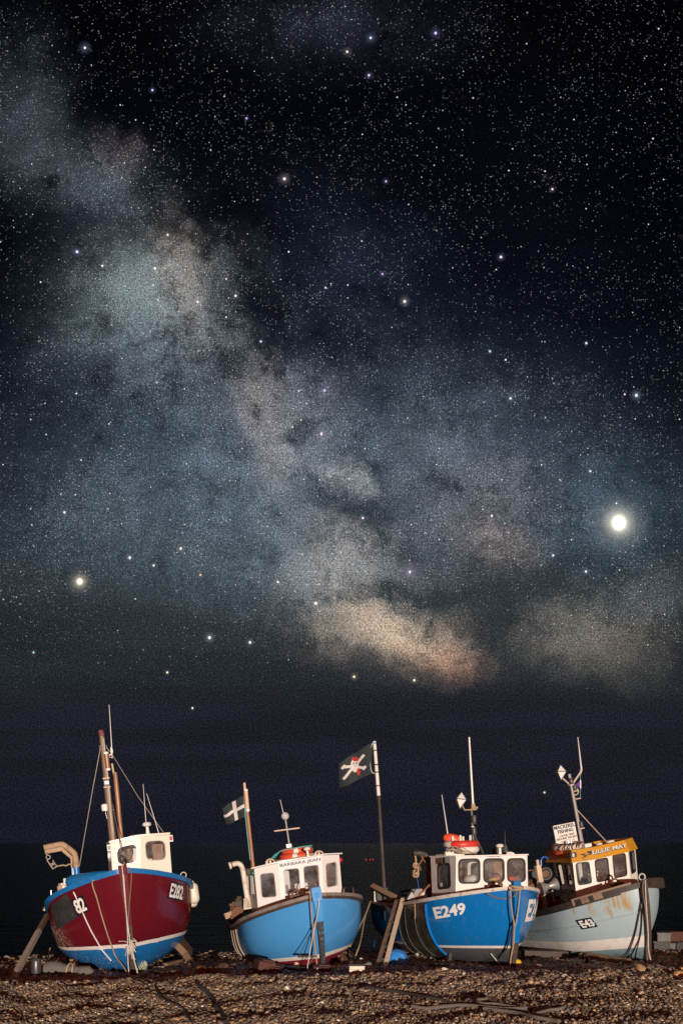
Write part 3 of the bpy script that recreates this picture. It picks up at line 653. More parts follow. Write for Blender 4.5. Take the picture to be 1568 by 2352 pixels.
def letters(pn, body, q, m, parent, bold=.0, off=.006, name='lettering'):
    vs, fs = text_mesh(body, bold); mb = MB(); mb.add([pn.px(bil(q, u, v), off) for u, v in vs], fs); return mb.build(name, m, parent, smooth=False)

# ================================================================== BOAT 1: maroon, blue rail, E282
b1 = Boat(dict(X=-4.051, Y=19.672, Z=-.016, yaw=15.845, heel=6.312, pitch=1.354, B=1.508, zb=2.161, zm=1.356, tm=.325, L=6.003, rake=.513, fd=.30), 'fishing_boat',
          'maroon fishing boat with blue rail, cream wheelhouse and tall wooden mast, number E282')
sc1 = scuffs((.42, .34, .29), (None, 1.35, .55), (-1.05, None, 1.15), .85, (5, 5, 9), (.47, .54), .28)
sc1b = scuffs((.40, .34, .30), (None, .6, None), (-.3, None, .5), .8, (7, 4, 9), (.53, .6), .3)
MAROON = mat('maroon_gloss_paint', (.125, .0075, .016), .22, dirt=.25, dcol=(.085, .006, .012), scale=2, coat=.5, extra=sc1)
MAROON2 = mat('maroon_post_paint', (.125, .0085, .016), .62, dirt=.45, dcol=(.06, .008, .012), scale=12, spec=.2)
BLUE1 = mat('sky_blue_paint', (.012, .155, .43), .3, dirt=.2, dcol=(.015, .11, .30), scale=3, coat=.3, extra=sc1b)
BLUERAIL = mat('blue_rail_paint', (.014, .17, .46), .35, dirt=.45, dcol=(.012, .08, .2), scale=9)
STRIPE = mat('white_stripe_paint', (.76, .72, .68), .4, dirt=.4, dcol=(.5, .44, .40), scale=6)
PANEL1 = mat('grey_scuffed_sheet', (.030, .032, .036), .4, dirt=.4, dcol=(.075, .072, .07), scale=4, extra=scuffs((.33, .29, .26), (None, None, None), (None, None, None), .7, (6, 6, 1.4), (.62, .70)))
PINKIN = mat('grey_inside_paint', (.32, .28, .25), .7, dirt=.6)
b1.hull([MAROON, STRIPE, BLUE1, PANEL1, PINKIN], .615, .69)
b1.rail(BLUERAIL, .09, .10, .015)
b1.stem([MAROON2, DARKWOOD], head=.10, w=.15, d=.11, split=.95)
b1.plate([z1(705, 1130), z1(938, 955), z1(1088, 1285), z1(800, 1455)], PANEL1, 'rubbing_sheet', off=.012)
PL1 = [z1(985, 1045), z1(1155, 968), z1(1248, 1195), z1(1090, 1272)]
pl = b1.plate(PL1, PLATE, 'number_plate', off=.012)
v_, f_ = text_mesh('82', .03); b1.drape([bil(PL1, .1, .1), bil(PL1, .92, .1), bil(PL1, .92, .9), bil(PL1, .1, .9)], (v_, f_), LETTERW, 'lettering', .018, pl)
PL2 = [z2(1042, 840), z2(1230, 895), z2(1205, 1130), z2(997, 1085)]
pl = b1.plate(PL2, PLATE, 'number_plate', off=.012)
v_, f_ = text_mesh('E282', .03); b1.drape([bil(PL2, .07, .1), bil(PL2, .95, .1), bil(PL2, .95, .9), bil(PL2, .07, .9)], (v_, f_), LETTERW, 'lettering', .018, pl)
on_root(b1, 'rubbing_strip', MB().tube(b1.path([c1(514, 1372), c1(540, 1425), c1(568, 1490), c1(597, 1560), c1(640, 1650), c1(680, 1720), c1(712, 1775), c1(745, 1815), c1(776, 1850)], .008), .013, 6), STRIPE)
# wheelhouse
yw = 1.62
pA = Panel(b1, [z2(213, 322), z2(630, 233), z2(632, 668), z2(240, 720)], yw + .12, yw)
pB = Panel(b1, [z2(630, 233), z2(1022, 205), z2(1062, 735), z2(632, 668)], yw, yw + .12)
wa = [[z2(300, 385), z2(572, 322), z2(592, 585), z2(312, 622)]]; wb_ = [[z2(690, 298), z2(960, 285), z2(978, 545), z2(712, 556)]]
for p_ in (pA, pB): # sink the wall feet to the foredeck
    for i_ in (2, 3): p_.c[i_] = p_.c[i_] + (p_.c[i_] - p_.c[3 - i_]) * .18
    p_.q = None; 
    p_.q = [b1.proj(c) for c in p_.c]; p_.setup()
CREAM = mat('cream_paint', (.80, .72, .62), .35, dirt=.15, dcol=(.64, .55, .46), coat=.2, extra=scuffs((.42, .26, .15), (None, None, None), (None, None, None), .34, (11, 11, 1.0), (.60, .68)))
wheelhouse(b1, [pA, pB], [wa, wb_], [CREAM, CREAM], 1.5, STEEL, GLASS, CREAM, .035, .05, r=.13, fw=.012)
for q, m in ((z2(196, 385), GREENL), (z2(1045, 255), REDL)):
    mb = MB(); o = b1.L(q, yw + .2); mb.box(o, (.09, .12, .14), mi=0); mb.box(o + Vector((0, -.065, 0)), (.06, .02, .09), mi=1); on_root(b1, 'navigation_light', mb, [WHITE2, m])
mushroom(b1, z2(732, 195), yw + .6, .95)
on_root(b1, 'roof_hatch', MB().box(b1.L(z2(545, 222), yw + .5), (.2, .25, .05)), DKGREY)
whip(b1, c1(1020, 925), c1(997, 620), yw + .7); whip(b1, c1(1106, 962), c1(1022, 686), yw + .6)
# mast, second spar and rigging
def down(b, p, y, zto):  # extend a spar to height zto
    return None
ym = 3.15
def spar(b, top, low, y, zfoot, r0, r1, m, name):
    a, c = b.L(top, y), b.L(low, y); d = (c - a); t = (zfoot - a.z) / d.z
    mb = MB(); mb.tube([a + d * t * f for f in (0, .1, .3, .6, 1)], [r1, r1 * 1.1, lerp(r1, r0, .45), lerp(r1, r0, .8), r0], 10); return on_root(b, name, mb, m)
spar(b1, c1(709, 285), c1(788, 1015), ym, 1.0, .095, .058, mat('weathered_mast', (.20, .13, .085), .5, dirt=.8, dcol=(.07, .035, .022), scale=9, stretch=(1, 1, .3)), 'mast')
mb = MB(); mb.lathe([(.062, 0), (.066, .02), (.066, .12), (.05, .14)], b1.L(c1(708, 287), ym)); on_root(b1, 'mast_cap', mb, mat('faded_red_tape', (.16, .03, .03), .7, dirt=.7, dcol=(.3, .2, .18), scale=16))
spar(b1, c1(802, 540), c1(846, 1005), ym + .3, 1.0, .055, .05, VARNISH, 'derrick')
on_root(b1, 'derrick_tip', MB().tube([b1.L(c1(780, 478), ym + .3), b1.L(c1(795, 560), ym + .3)], .022), WOODL)
mb = MB(); mb.tube([b1.L(c1(739, 405), ym - .1), b1.L(c1(753, 520), ym - .1)], .055, 10); mb.tube([b1.L(c1(752, 512), ym - .1), b1.L(c1(754, 527), ym - .1)], .058, 10, 1); mb.tube([b1.L(c1(738, 398), ym - .1), b1.L(c1(740, 412), ym - .1)], .058, 10, 1); on_root(b1, 'flag_roll', mb, [VARNISH, WHITE2])
mb = MB(); o = b1.L(c1(742, 612), ym - .09); mb.box(o, (.13, .1, .16)); mb.box(o + Vector((0, -.06, .0)), (.09, .02, .07), mi=1); mb.box(o + Vector((0, .01, .1)), (.15, .13, .03), mi=2); mb.box(o + Vector((0, .01, -.1)), (.15, .13, .03), mi=2); on_root(b1, 'masthead_light', mb, [DKGREY, WHITE2, WOODL])
mb = MB(); o = b1.L(c1(731, 786), ym); mb.lathe([(.075, -.07), (.08, 0), (.08, .07), (.05, .09)], o); mb.tube([o + Vector((0, 0, -.07)), o + Vector((.12, 0, -.09)), o + Vector((.2, 0, -.05))], .014); mb.tube([o + Vector((0, 0, -.1)), o + Vector((.02, 0, -.25)), o + Vector((.1, 0, -.28))], .008, 5); on_root(b1, 'deck_light', mb, WHITE2)
mb = MB(); mb.tube([b1.L(c1(752, 430), ym), b1.L(c1(778, 408), ym)], .016); mb.tube([b1.L(c1(765, 432), ym), b1.L(c1(782, 440), ym), b1.L(c1(780, 405), ym)], .012); mb.lathe([(.03, 0), (.03, .08), (.012, .14)], b1.L(c1(780, 404), ym)); on_root(b1, 'aerial_bracket', mb, WHITE2)
whip(b1, c1(780, 390), c1(760, 68), ym, .010)
mb = MB(); mb.ring(b1.L(c1(717, 358), ym), .085, .016, (0, .1, 1)); mb.tube([b1.L(c1(700, 360), ym), b1.L(c1(698, 382), ym)], .016); on_root(b1, 'shroud_collar', mb, STEEL)
on_root(b1, 'stay', MB().tube([b1.L(c1(698, 380), ym), b1.L(c1(640, 690), ym + .1), b1.L(c1(545, 1240), ym + .5)], .009, 5), WIRE)
on_root(b1, 'stay', MB().tube([b1.L(c1(738, 360), ym), b1.L(c1(765, 395), ym)], .01, 5), WIRE)
on_root(b1, 'stay', MB().tube([b1.L(c1(788, 425), ym), b1.L(c1(960, 705), ym - .6), b1.L(c1(1137, 955), yw + .6)], .009, 5), WIRE)
on_root(b1, 'stay', MB().tube([b1.L(c1(786, 765), ym - .1), b1.L(c1(845, 1085), .5), b1.L(c1(850, 1120), .35)], .009, 5), WIRE)
mb = MB(); o = b1.L(c1(850, 1142), .33); mb.ball(o, .075, 8, sc=(.7, .7, 1.2)); mb.tube([o + Vector((0, 0, -.07)), b1.L(c1(853, 1182), .1)], .014); on_root(b1, 'rigging_block', mb, DKGREY)
for k_ in range(3):
    on_root(b1, 'halyard', MB().tube(smoothpath([b1.L(c1(722 + k_ * 2, 300), ym - .09), b1.L(c1(757 + k_ * 5, 640), ym - .1), b1.L(c1(775 + k_ * 7, 850), ym - .11), b1.L(c1(797 + k_ * 4, 1010), ym - .05)]), .009, 5), [ROPEW, ROPE, ROPED][k_])
# gallows arm over the port rail
yg = 3.6
gp = [z1(1062, 760), z1(1048, 400), z1(872, 262), z1(612, 318)]
g3 = [b1.L(p, yg) for p in gp]; g3[0].z = 1.0
def bend(P_, r=.07):
    out = [P_[0]]
    for i in range(1, len(P_) - 1):
        a, b, c = P_[i - 1], P_[i], P_[i + 1]
        for t in (0, .5, 1): p, q = b + (a - b).normalized() * r, b + (c - b).normalized() * r; out.append(p * (1 - t) ** 2 + b * 2 * t * (1 - t) + q * t * t)
    return out + [P_[-1]]
base_z = b1.L(z1(1052, 590), yg)
dd = (g3[0] - g3[1]); cut = g3[1] + dd * ((base_z.z - g3[1].z) / dd.z)
mb = MB(); mb.tube(bend([cut] + g3[1:]), .068, 12); ga = on_root(b1, 'gallows_arm', mb, RUSTPALE)
on_root(b1, 'gallows_post', MB().tube([g3[0], cut], .07, 12), BLUERAIL)
mb = MB(); wl = [z1(1010, 600), z1(1010, 440), z1(862, 305), z1(622, 350), z1(630, 402), z1(855, 362), z1(982, 470), z1(992, 600)]
mb.slab([b1.L(p, yg - .02) for p in wl], [b1.L(p, yg + .02) for p in wl]); mb.build('web_plate', RUSTPALE, ga)
mb = MB(); wl = [z1(1030, 595), z1(996, 605), z1(1008, 735), z1(1040, 735)]; mb.slab([b1.L(p, yg - .02) for p in wl], [b1.L(p, yg + .02) for p in wl]); mb.build('web_plate', BLUERAIL, ga)
mb = MB(); mb.tube([b1.L(z1(640, 385), yg - .03), b1.L(z1(660, 430), yg - .03)], .022); mb.ring(b1.L(z1(672, 448), yg - .03), .045, .012, (0, 1, 0)); 
for a_, c_ in (((655, 490), (735, 612)), ((735, 612), (790, 578)), ((655, 490), (700, 460)), ((735, 490), (790, 575))): mb.beam([b1.L(z1(*a_), yg - .03), b1.L(z1(*c_), yg - .03)], .07, .02, (0, 1, 0))
mb.lathe([(.07, -.05), (.035, -.015), (.035, .015), (.07, .05)], b1.L(z1(735, 545), yg - .03), (1, .1, .5))
top_thing(b1, 'pulley_block', mb, mat('dull_block_steel', (.30, .25, .21), .6, dirt=.5), 'open steel pulley block hanging from the bent tan gallows arm', 'pulley')
rope(b1, [b1.L(z1(*p), yg - .03) for p in ((780, 575), (830, 568), (880, 560), (920, 568), (960, 548), (1005, 552))], .022, ROPE, 'short frayed tan rope tying the hanging pulley block to the gallows post')
# blue roller on the port rail
mb = MB(); A_, B_ = b1.L(z1(990, 795), 2.75), b1.L(z1(1545, 690), 1.7); d_ = B_ - A_
mb.tube([A_ - d_ * .065, A_ - d_ * .05, A_ - d_ * .02, A_ + d_ * .05, A_ + d_ * .25, A_ + d_ * .6, A_ + d_ * .9, B_], [.05, .1, .135, .15, .15, .135, .1, .07], 16)
top_thing(b1, 'canvas_roll', mb, BLUERAIL, 'fat blue roll lying along the port rail beside the gallows post', 'roll')
# stern quarter clutter
mb = MB()
for (p, q, r, m) in ((z1(838, 940), z1(835, 815), .04, 0), (z1(905, 870), z1(903, 745), .036, 1), (z1(866, 870), z1(862, 810), .03, 1), (z1(980, 760), z1(985, 742), .045, 0)): mb.tube([b1.L(p, 4.4), b1.L(q, 4.4)], r, 8, m)
mb.box(b1.L(z1(850, 905), 4.4), (.16, .2, .2), mi=0); mb.box(b1.L(z1(925, 890), 4.4), (.24, .12, .1), Matrix.Rotation(-.5, 3, 'Y'), mi=1); mb.ball(b1.L(z1(885, 865), 4.35), .06, 8, 1)
on_root(b1, 'pot_hauler', mb, [RUSTPALE, WHITE2])
on_root(b1, 'flag_stub', MB().tube([b1.L(z1(716, 1060), 5.3), b1.L(z1(711, 910), 5.3)], .018, 6), STEEL)
mb = MB(); mb.beam([b1.L(z1(672, 1095), 5.2), b1.L(z1(605, 1190), 5.2)], .16, .03, (0, 1, .3)); on_root(b1, 'quarter_board', mb, WOODL)
# bilge keels
for sd_, nm in ((1, 'bilge_keel'),):
    mb = MB(); pts = []
    for t in (.30, .33, .38, .46, .55, .62):
        p = b1.ptz(sd_, t, .34 if t < .5 else .42); pts.append(p + Vector((sd_ * .12, 0, -.14 + (.1 if t < .31 else 0))))
    mb.beam(pts, [.3, .44, .46, .46, .46, .46], .14, Vector((sd_ * .55, 0, -.85))); on_root(b1, nm, mb, WOOD)
on_root(b1, 'fairlead', MB().ring(b1.L(z2(1222, 760), 1.9), .06, .014, (0, 1, .1)), STEEL)
# loose things on boat 1
for q, r_, lab in ((z2(1362, 1012), .118, 'larger white oval fender hanging outboard of the maroon boat, partly hiding the other'), (z2(1350, 1095), .10, 'lower white fender hanging behind the larger one on the maroon hull')):
    mb = MB(); y_ = 1.9 if r_ > .11 else 2.15; o = b1.L(q, y_); h_ = .12 if r_ > .11 else .08
    mb.lathe([(.001, -r_ - h_)] + [(r_ * math.sin(a), -h_ - r_ * math.cos(a)) for a in (.3, .6, .9, 1.2, 1.57)] + [(r_ * math.cos(a), h_ + r_ * math.sin(a)) for a in (0, .4, .8, 1.1, 1.4)] + [(.03, h_ + r_), (.03, h_ + r_ + .03), (.001, h_ + r_ + .03)], o, (.0, .1, 1), 18)
    top_thing(b1, 'boat_fender', mb, FENDER, lab, 'fender', 'white fenders on the maroon boat')
    rope(b1, [o + Vector((0, 0, r_ + h_)), o + Vector((-.05, .02, r_ + h_ + .08)), b1.L(z2(1312, 905), y_)], .011, ROPE, 'thin cord holding the %s white fender to the blue rail' % ('larger' if r_ > .11 else 'lower'))
rope(b1, b1.path([(c1(752, 1272), 1.5)]) + b1.path([c1(668, 1288), c1(652, 1300), c1(660, 1345), c1(680, 1400), c1(708, 1500), c1(735, 1590), c1(765, 1680), c1(795, 1760), c1(815, 1810)], .05) + [b1.L(c1(855, 1885), .25), b1.L(c1(897, 1958), -.05)], .017, ROPE, 'tan rope running from the blue port rail across maroon planks to the bow foot')
rope(b1, [b1.L(c1(*p), -.12) for p in ((852, 1180), (851, 1195), (858, 1270), (868, 1400), (882, 1530), (893, 1620), (903, 1700), (918, 1780), (935, 1850), (962, 1950))], .014, ROPEW, 'pale rope from the stem head down the front of the maroon bow, on the right')
rope(b1, [b1.L(c1(*p), -.14) for p in ((862, 1250), (872, 1400), (882, 1540), (888, 1640), (890, 1760), (893, 1870), (901, 1962))], .012, ROPEW, 'thin white cord hanging straight down the stem of the maroon boat')
rope(b1, b1.path([c1(892, 1212)], .09) + [b1.L(c1(*p), -.08) for p in ((912, 1222), (916, 1260), (908, 1380), (897, 1510), (893, 1580), (896, 1640))], .016, WOOD, 'brown rope looped over the blue rail right of the maroon stem')
mb = MB()
for k_ in range(46):
    a_ = b1.L(c1(905 + rng.normal() * 9, 1745 + rng.normal() * 26), -.16); d_ = Vector((rng.normal() * .07, rng.normal() * .03, rng.normal() * .07 - .05)); mb.tube([a_, a_ + d_ * .5 + Vector((.01, 0, .01)), a_ + d_], .007, 4)
top_thing(b1, 'rope_knot', mb, ROPEW, 'frayed white rope knot low on the maroon bow', 'knot')

# ================================================================== BOAT 2: light blue, BARBARA JEAN
b2 = Boat(dict(X=-.274, Y=20.598, Z=-.012, yaw=14.553, heel=8.587, pitch=3.414, B=1.362, zb=1.632, zm=1.117, tm=.317, L=5.889, rake=.512, fd=.36, full=.95), 'fishing_boat',
          'light blue fishing boat with four-window white wheelhouse and name BARBARA JEAN')
def spots(t, c, ob):
    n = t.n('ShaderNodeTexNoise', {'Vector': ob, 'Scale': 6.0, 'Detail': 6.0, 'Roughness': .8}).outputs['Fac']
    return t.mix(t.smooth(n, .73, .77, 0.0, .6), c, (.02, .10, .2, 1))
LBLUE = mat('light_blue_gloss', (.068, .305, .66), .24, dirt=.2, dcol=(.035, .20, .50), scale=2, coat=.4, extra=chain(spots, scuffs((.10, .16, .22), (None, None, .1), (None, None, .65), .3, (7, 7, 1.2), (.5, .68), .25)))
REDBOT = mat('red_antifouling', (.22, .014, .026), .5, dirt=.4, scale=6)
RUBBER2 = mat('black_weedy_rubber', (.03, .031, .022), .38, dirt=.8, dcol=(.10, .095, .05), scale=4, stretch=(1, 1, .4))
BROWNIN = mat('rust_brown_deck', (.16, .055, .025), .75, dirt=.6)
tb = b2.t_at_px(-1, c2(283, 0)[0])
b2.hull([LBLUE, STRIPE, REDBOT, RUBBER2, BROWNIN], .30, .385, (tb, 1.0, .18))
b2.rail(mat('weathered_grey_rail', (.24, .20, .18), .6, dirt=.8, dcol=(.09, .06, .045), scale=7, bump=.3), .09, .07, .02)
o_ = b2.rail(DARKWOOD, .07, .06, .012, 'rubbing_rail'); o_.location = b2.root.matrix_world.to_3x3().inverted() @ Vector((0, 0, 0)) + Vector((0, 0, -.062))
b2.stem([LBLUE, mat('scraped_dark_post', (.035, .03, .03), .6, dirt=.9, dcol=(.06, .2, .38), scale=13)], head=.09, w=.145, d=.11, split=1.02)
mb = MB(); o = b2.stem_top; mb.box(o + Vector((0, -.01, -.08)), (.21, .16, .30)); mb.ring(o + Vector((0, -.1, -.1)), .035, .012, (0, 1, 0)); on_root(b2, 'stem_cap', mb, LBLUE)
for k_, dt in enumerate((.012, .11, .22, .34)):
    t_ = tb + dt
    on_root(b2, 'rubbing_strip', MB().tube([b2.pt(-1, t_ + .02 * (1 - w), w) + Vector((-.012, -.006, -.004)) for w in [.1 + .82 * i / 14 for i in range(15)]], .007 if k_ else .010, 6), RINGPALE)
yw = 1.95
PA = Panel(b2, [z3(325, 350), z3(595, 285), z3(622, 690), z3(368, 785)], yw + .22, yw)
PF = Panel(b2, [z3(595, 285), z3(1083, 200), z3(1105, 612), z3(622, 690)], yw, yw)
PR = Panel(b2, [z3(1083, 200), z3(1277, 192), z3(1310, 607), z3(1105, 612)], yw, yw + .22)
def sink(b, pans, f=.2):
    for p_ in pans:
        for i_ in (2, 3): p_.c[i_] = p_.c[i_] + (p_.c[i_] - p_.c[3 - i_]) * f
        p_.q = [b.proj(c) for c in p_.c]; p_.setup()
sink(b2, (PA, PF, PR))
WALL2 = mat('pale_lilac_white_paint', (.76, .71, .70), .35, dirt=.2, dcol=(.55, .48, .45), coat=.2, extra=scuffs((.42, .26, .15), (None, None, None), (None, None, None), .34, (11, 11, 1.0), (.60, .68)))
DARKSIDE = mat('grey_side_paint', (.42, .38, .38), .5, dirt=.5)
W2 = [[[z3(392, 408), z3(548, 392), z3(578, 664), z3(412, 676)]],
      [[z3(652, 362), z3(825, 342), z3(843, 608), z3(680, 645)], [z3(873, 326), z3(1045, 305), z3(1057, 582), z3(897, 612)]],
      [[z3(1123, 298), z3(1245, 270), z3(1257, 534), z3(1137, 562)]]]
wheelhouse(b2, [PA, PF, PR], W2, [WALL2, WALL2], 1.6, PALEGREY, GLASS, WALL2, .08, .03, r=.07, fw=.014)
letters(PF, 'BARBARA JEAN', [z3(610, 297), z3(1066, 224), z3(1068, 269), z3(616, 343)], LETTERB, b2.root, .022)
for q, m in ((z3(312, 400), GREENL), (z3(1292, 250), REDL)):
    mb = MB(); o = b2.L(q, yw + .4); mb.ball(o, .055, 8, sc=(1, 1, 1.2)); on_root(b2, 'navigation_light', mb, m)
mushroom(b2, z3(930, 212), yw + .3, .78)
for q0 in (z3(508, 290), z3(1052, 200)):
    mb = MB(); o = b2.L(q0, yw + .5); mb.ring(o, .10, .02, (.3, 1, 0), flat=2.0); mb.box(o + Vector((-.08, .02, 0)), (.05, .1, .14)); mb.box(o + Vector((.0, .02, 0)), (.05, .1, .14)); on_root(b2, 'roof_bracket', mb, RINGPALE)
for q0, R_, lab, rr in ((z3(806, 148), .30, 'upper orange lifebuoy stacked on the white roof under BARBARA JEAN antenna', .082), (z3(795, 212), .31, 'lower orange lifebuoy lying on the roof above BARBARA JEAN lettering', .085)):
    o = b2.L(q0, yw + (1.1 if 'upper' in lab else .8)); mb = MB(); mb.ring(o, R_, rr, (.06, -.05, 1), 44, 12, lambda u: 1 if abs(((u * 4 + .12) % 1) - .9) < .07 else 0)
    top_thing(b2, 'lifebuoy', mb, [ORANGE, RINGW], lab, 'lifebuoy', 'orange lifebuoys on the light blue boat')
mb = MB()
for k_ in range(7): mb.tube(smoothpath([b2.L(z3(505 + k_ * 9, 245 - k_ * 2), yw + .5), b2.L(z3(560 + k_ * 8, 190 - k_ * 4), yw + .52), b2.L(z3(640, 150 - k_), yw + .55), b2.L(z3(850 + k_ * 6, 108 - k_ * 2), yw + .55), b2.L(z3(960 + k_ * 3, 96 + 12 * math.sin(k_)), yw + .6)]), .0035, 5)
top_thing(b2, 'rope', mb, TEAL, 'teal cord lashing the orange lifebuoys to the white roof', 'cord')
mb = MB()
for k_ in range(5): mb.tube(smoothpath([b2.L(z3(560 + k_ * 14, 255 + k_ % 2 * 6), yw + .3), b2.L(z3(650 + k_ * 20, 262 - k_ * 6), yw + .35), b2.L(z3(760 + k_ * 25, 240 - k_ * 8), yw + .4), b2.L(z3(985 + k_ * 9, 175 + k_ * 5), yw + .5)]), .010, 5)
top_thing(b2, 'lashing_rope', mb, ROPE, 'brown ropes bundled round the lower orange lifebuoy on the white roof', 'rope')
mb = MB(); mb.tube([b2.L(c2(784, 735), yw + 1), b2.L(c2(740, 440), yw + 1)], .022, 8); mb.tube([b2.L(c2(728, 425), yw + .97), b2.L(c2(693, 275), yw + .97)], [.01, .006], 6); mb.box(b2.L(c2(772, 700), yw + 1), (.13, .04, .09)); on_root(b2, 'aerial_mast', mb, STEEL)
on_root(b2, 'crossarm', MB().tube([b2.L(c2(638, 564), yw + .97), b2.L(c2(872, 534), yw + .97)], .018, 6), RINGPALE)
on_root(b2, 'anchor_light', MB().ball(b2.L(c2(738, 425), yw + 1), .095, 12), mat('clear_dome', (.5, .5, .5), .12, dirt=.1))
yf = 3.4
spar(b2, c2(366, 180), c2(442, 880), yf, .6, .052, .042, VARNISH, 'flag_mast'); on_root(b2, 'mast_tip', MB().tube([b2.L(c2(368, 190), yf), b2.L(c2(363, 118), yf)], .03, 8), WOODL)
mb = MB(); mb.tube([b2.L(c2(377, 190), yf - .06), b2.L(c2(393, 375), yf - .06)], .045, 10); mb.tube([b2.L(c2(376, 178), yf - .06), b2.L(c2(377, 194), yf - .06)], .048, 10, 1); mb.tube([b2.L(c2(392, 362), yf - .06), b2.L(c2(395, 384), yf - .06)], .048, 10, 1); on_root(b2, 'flag_roll', mb, [WOODL, WHITE2])
on_root(b2, 'halyard', MB().tube([b2.L(c2(358, 215), yf), b2.L(c2(372, 430), yf), b2.L(c2(417, 830), yf)], .012, 5), TEAL)
FLAGD = mat('dark_slate_flag', (.020, .028, .032), .8, dirt=.2); FLAGW = mat('white_flag_cloth', (.62, .58, .56), .8, dirt=.2); FLAGR = mat('red_flag_cloth', (.42, .03, .03), .8, dirt=.2)
FQ = [c2(356, 233), c2(158, 350), c2(198, 508), c2(371, 428)]
def cross(px_, py_, u, v):
    hz, vt = abs(v - .49) < .085, abs(u - .46) < .085
    return 1 if hz or vt else 0
grid_flag(b2, FQ, yf, yf - .25, cross, [FLAGD, FLAGW], 'slate flag with white upright cross flying from the light blue boat')
# exhaust pipe
ye = 3.3
mb = MB(); ep = [b2.L(z3(*p), ye) for p in ((270, 790), (250, 690), (225, 530), (205, 400), (188, 330), (160, 297), (120, 292), (80, 305))]; mb.tube(smoothpath(ep, 4), .062, 12); mb.lathe([(.085, 0), (.085, .05), (.05, .05)], ep[-1] + Vector((-.03, 0, -.01)), (-1, 0, -.1), 12); mb.lathe([(.14, 0), (.07, .25)], ep[0], (-.1, 0, 1), 4); mb.box(ep[0], (.3, .3, .03)); on_root(b2, 'exhaust_pipe', mb, mat('rust_streaked_white', (.68, .62, .55), .5, dirt=.6, dcol=(.40, .2, .08), scale=7))
# port quarter gear
mb = MB()
for (q0, s_, m) in ((c2(232, 1332), (.28, .14, .14), 0), (c2(300, 1310), (.2, .18, .22), 1), (c2(265, 1345), (.2, .2, .1), 1)): mb.box(b2.L(q0, 3.3), s_, Matrix.Rotation(-.2, 3, 'Y'), mi=m)
mb.lathe([(.13, -.08), (.05, -.03), (.05, .03), (.13, .08)], b2.L(c2(300, 1310), 3.2), (.3, 1, 0), 14, 1)
for (p0, p1, r_) in (((240, 1330), (238, 1240), .02), ((258, 1300), (255, 1215), .02), ((222, 1240), (258, 1245), .03)): mb.tube([b2.L(c2(*p0), 3.3), b2.L(c2(*p1), 3.3)], r_, 8, 1)
on_root(b2, 'line_hauler', mb, [RUSTPALE, RUST])
mb = MB()
for (p0, p1, r_) in (((315, 1260), (312, 1165), .07), ((345, 1270), (340, 1190), .05), ((285, 1290), (290, 1190), .03), ((380, 1200), (440, 1190), .03), ((350, 1240), (420, 1235), .03)): mb.tube([b2.L(c2(*p0), 3.9), b2.L(c2(*p1), 3.9)], r_, 8, 0)
mb.box(b2.L(c2(345, 1255), 4.0), (.5, .4, .3), mi=0); on_root(b2, 'winch', mb, DARKWOOD)
mb = MB(); mb.tube(bend([b2.L(z3(*p), 1.9) for p in ((1332, 630), (1330, 565), (1428, 548), (1440, 620))], .05), .016, 8); on_root(b2, 'bow_rail', mb, CHROME)
mb = MB(); mb.ring(b2.L(z3(800, 640), 1.3), .09, .02, (.2, 1, 0)); mb.box(b2.L(z3(790, 655), 1.3), (.3, .2, .06)); on_root(b2, 'bow_cleat', mb, RUST)
mb = MB(); mb.box(b2.L(z3(905, 603), 1.5), (.12, .1, .1)); on_root(b2, 'sidelight_block', mb, WOODL)
for sd_ in (1, -1):
    mb = MB(); pts = [b2.ptz(sd_, t, .17 if t < .5 else .22) + Vector((sd_ * .07, 0, -.07)) for t in (.2, .27, .36, .46, .56)]
    mb.beam(pts, .2, .08, Vector((sd_ * .55, 0, -.85))); on_root(b2, 'bilge_keel', mb, WOOD)
# bow ropes
rope(b2, [b2.L(c2(*p), -.16) for p in ((925, 1130), (960, 1130), (970, 1165), (976, 1250), (990, 1400), (1008, 1550), (1020, 1680), (1032, 1790))], .017, ROPE, 'thick tan rope hanging down the light blue bow left of its stem')
rope(b2, [b2.L(c2(*p), -.17) for p in ((1050, 1185), (1046, 1260), (1030, 1360), (1012, 1440), (990, 1560), (966, 1690), (955, 1760), (945, 1810), (955, 1860), (985, 1882), (1020, 1850), (1042, 1828))], .012, ROPEW, 'thin pale rope looping at the foot of the light blue bow')
rope(b2, [b2.L(c2(*p), -.17) for p in ((1035, 1330), (1025, 1450), (1022, 1560), (1028, 1700), (1008, 1720), (975, 1770), (960, 1800)  )], .010, ROPEG, 'grey cord crossing in front of the light blue stem')
mb = MB(); mb.tube([b2.L(c2(855, 1720), -.02), b2.L(c2(1032, 1718), -.16)], .022, 8); mb.tube([b2.L(c2(870, 1712), -.03), b2.L(c2(960, 1530), -.1), b2.L(c2(1010, 1420), -.17)], .009, 5); top_thing(b2, 'boarding_bar', mb, DKGREY, 'dark bar slung by a cord across the light blue bow foot', 'bar')

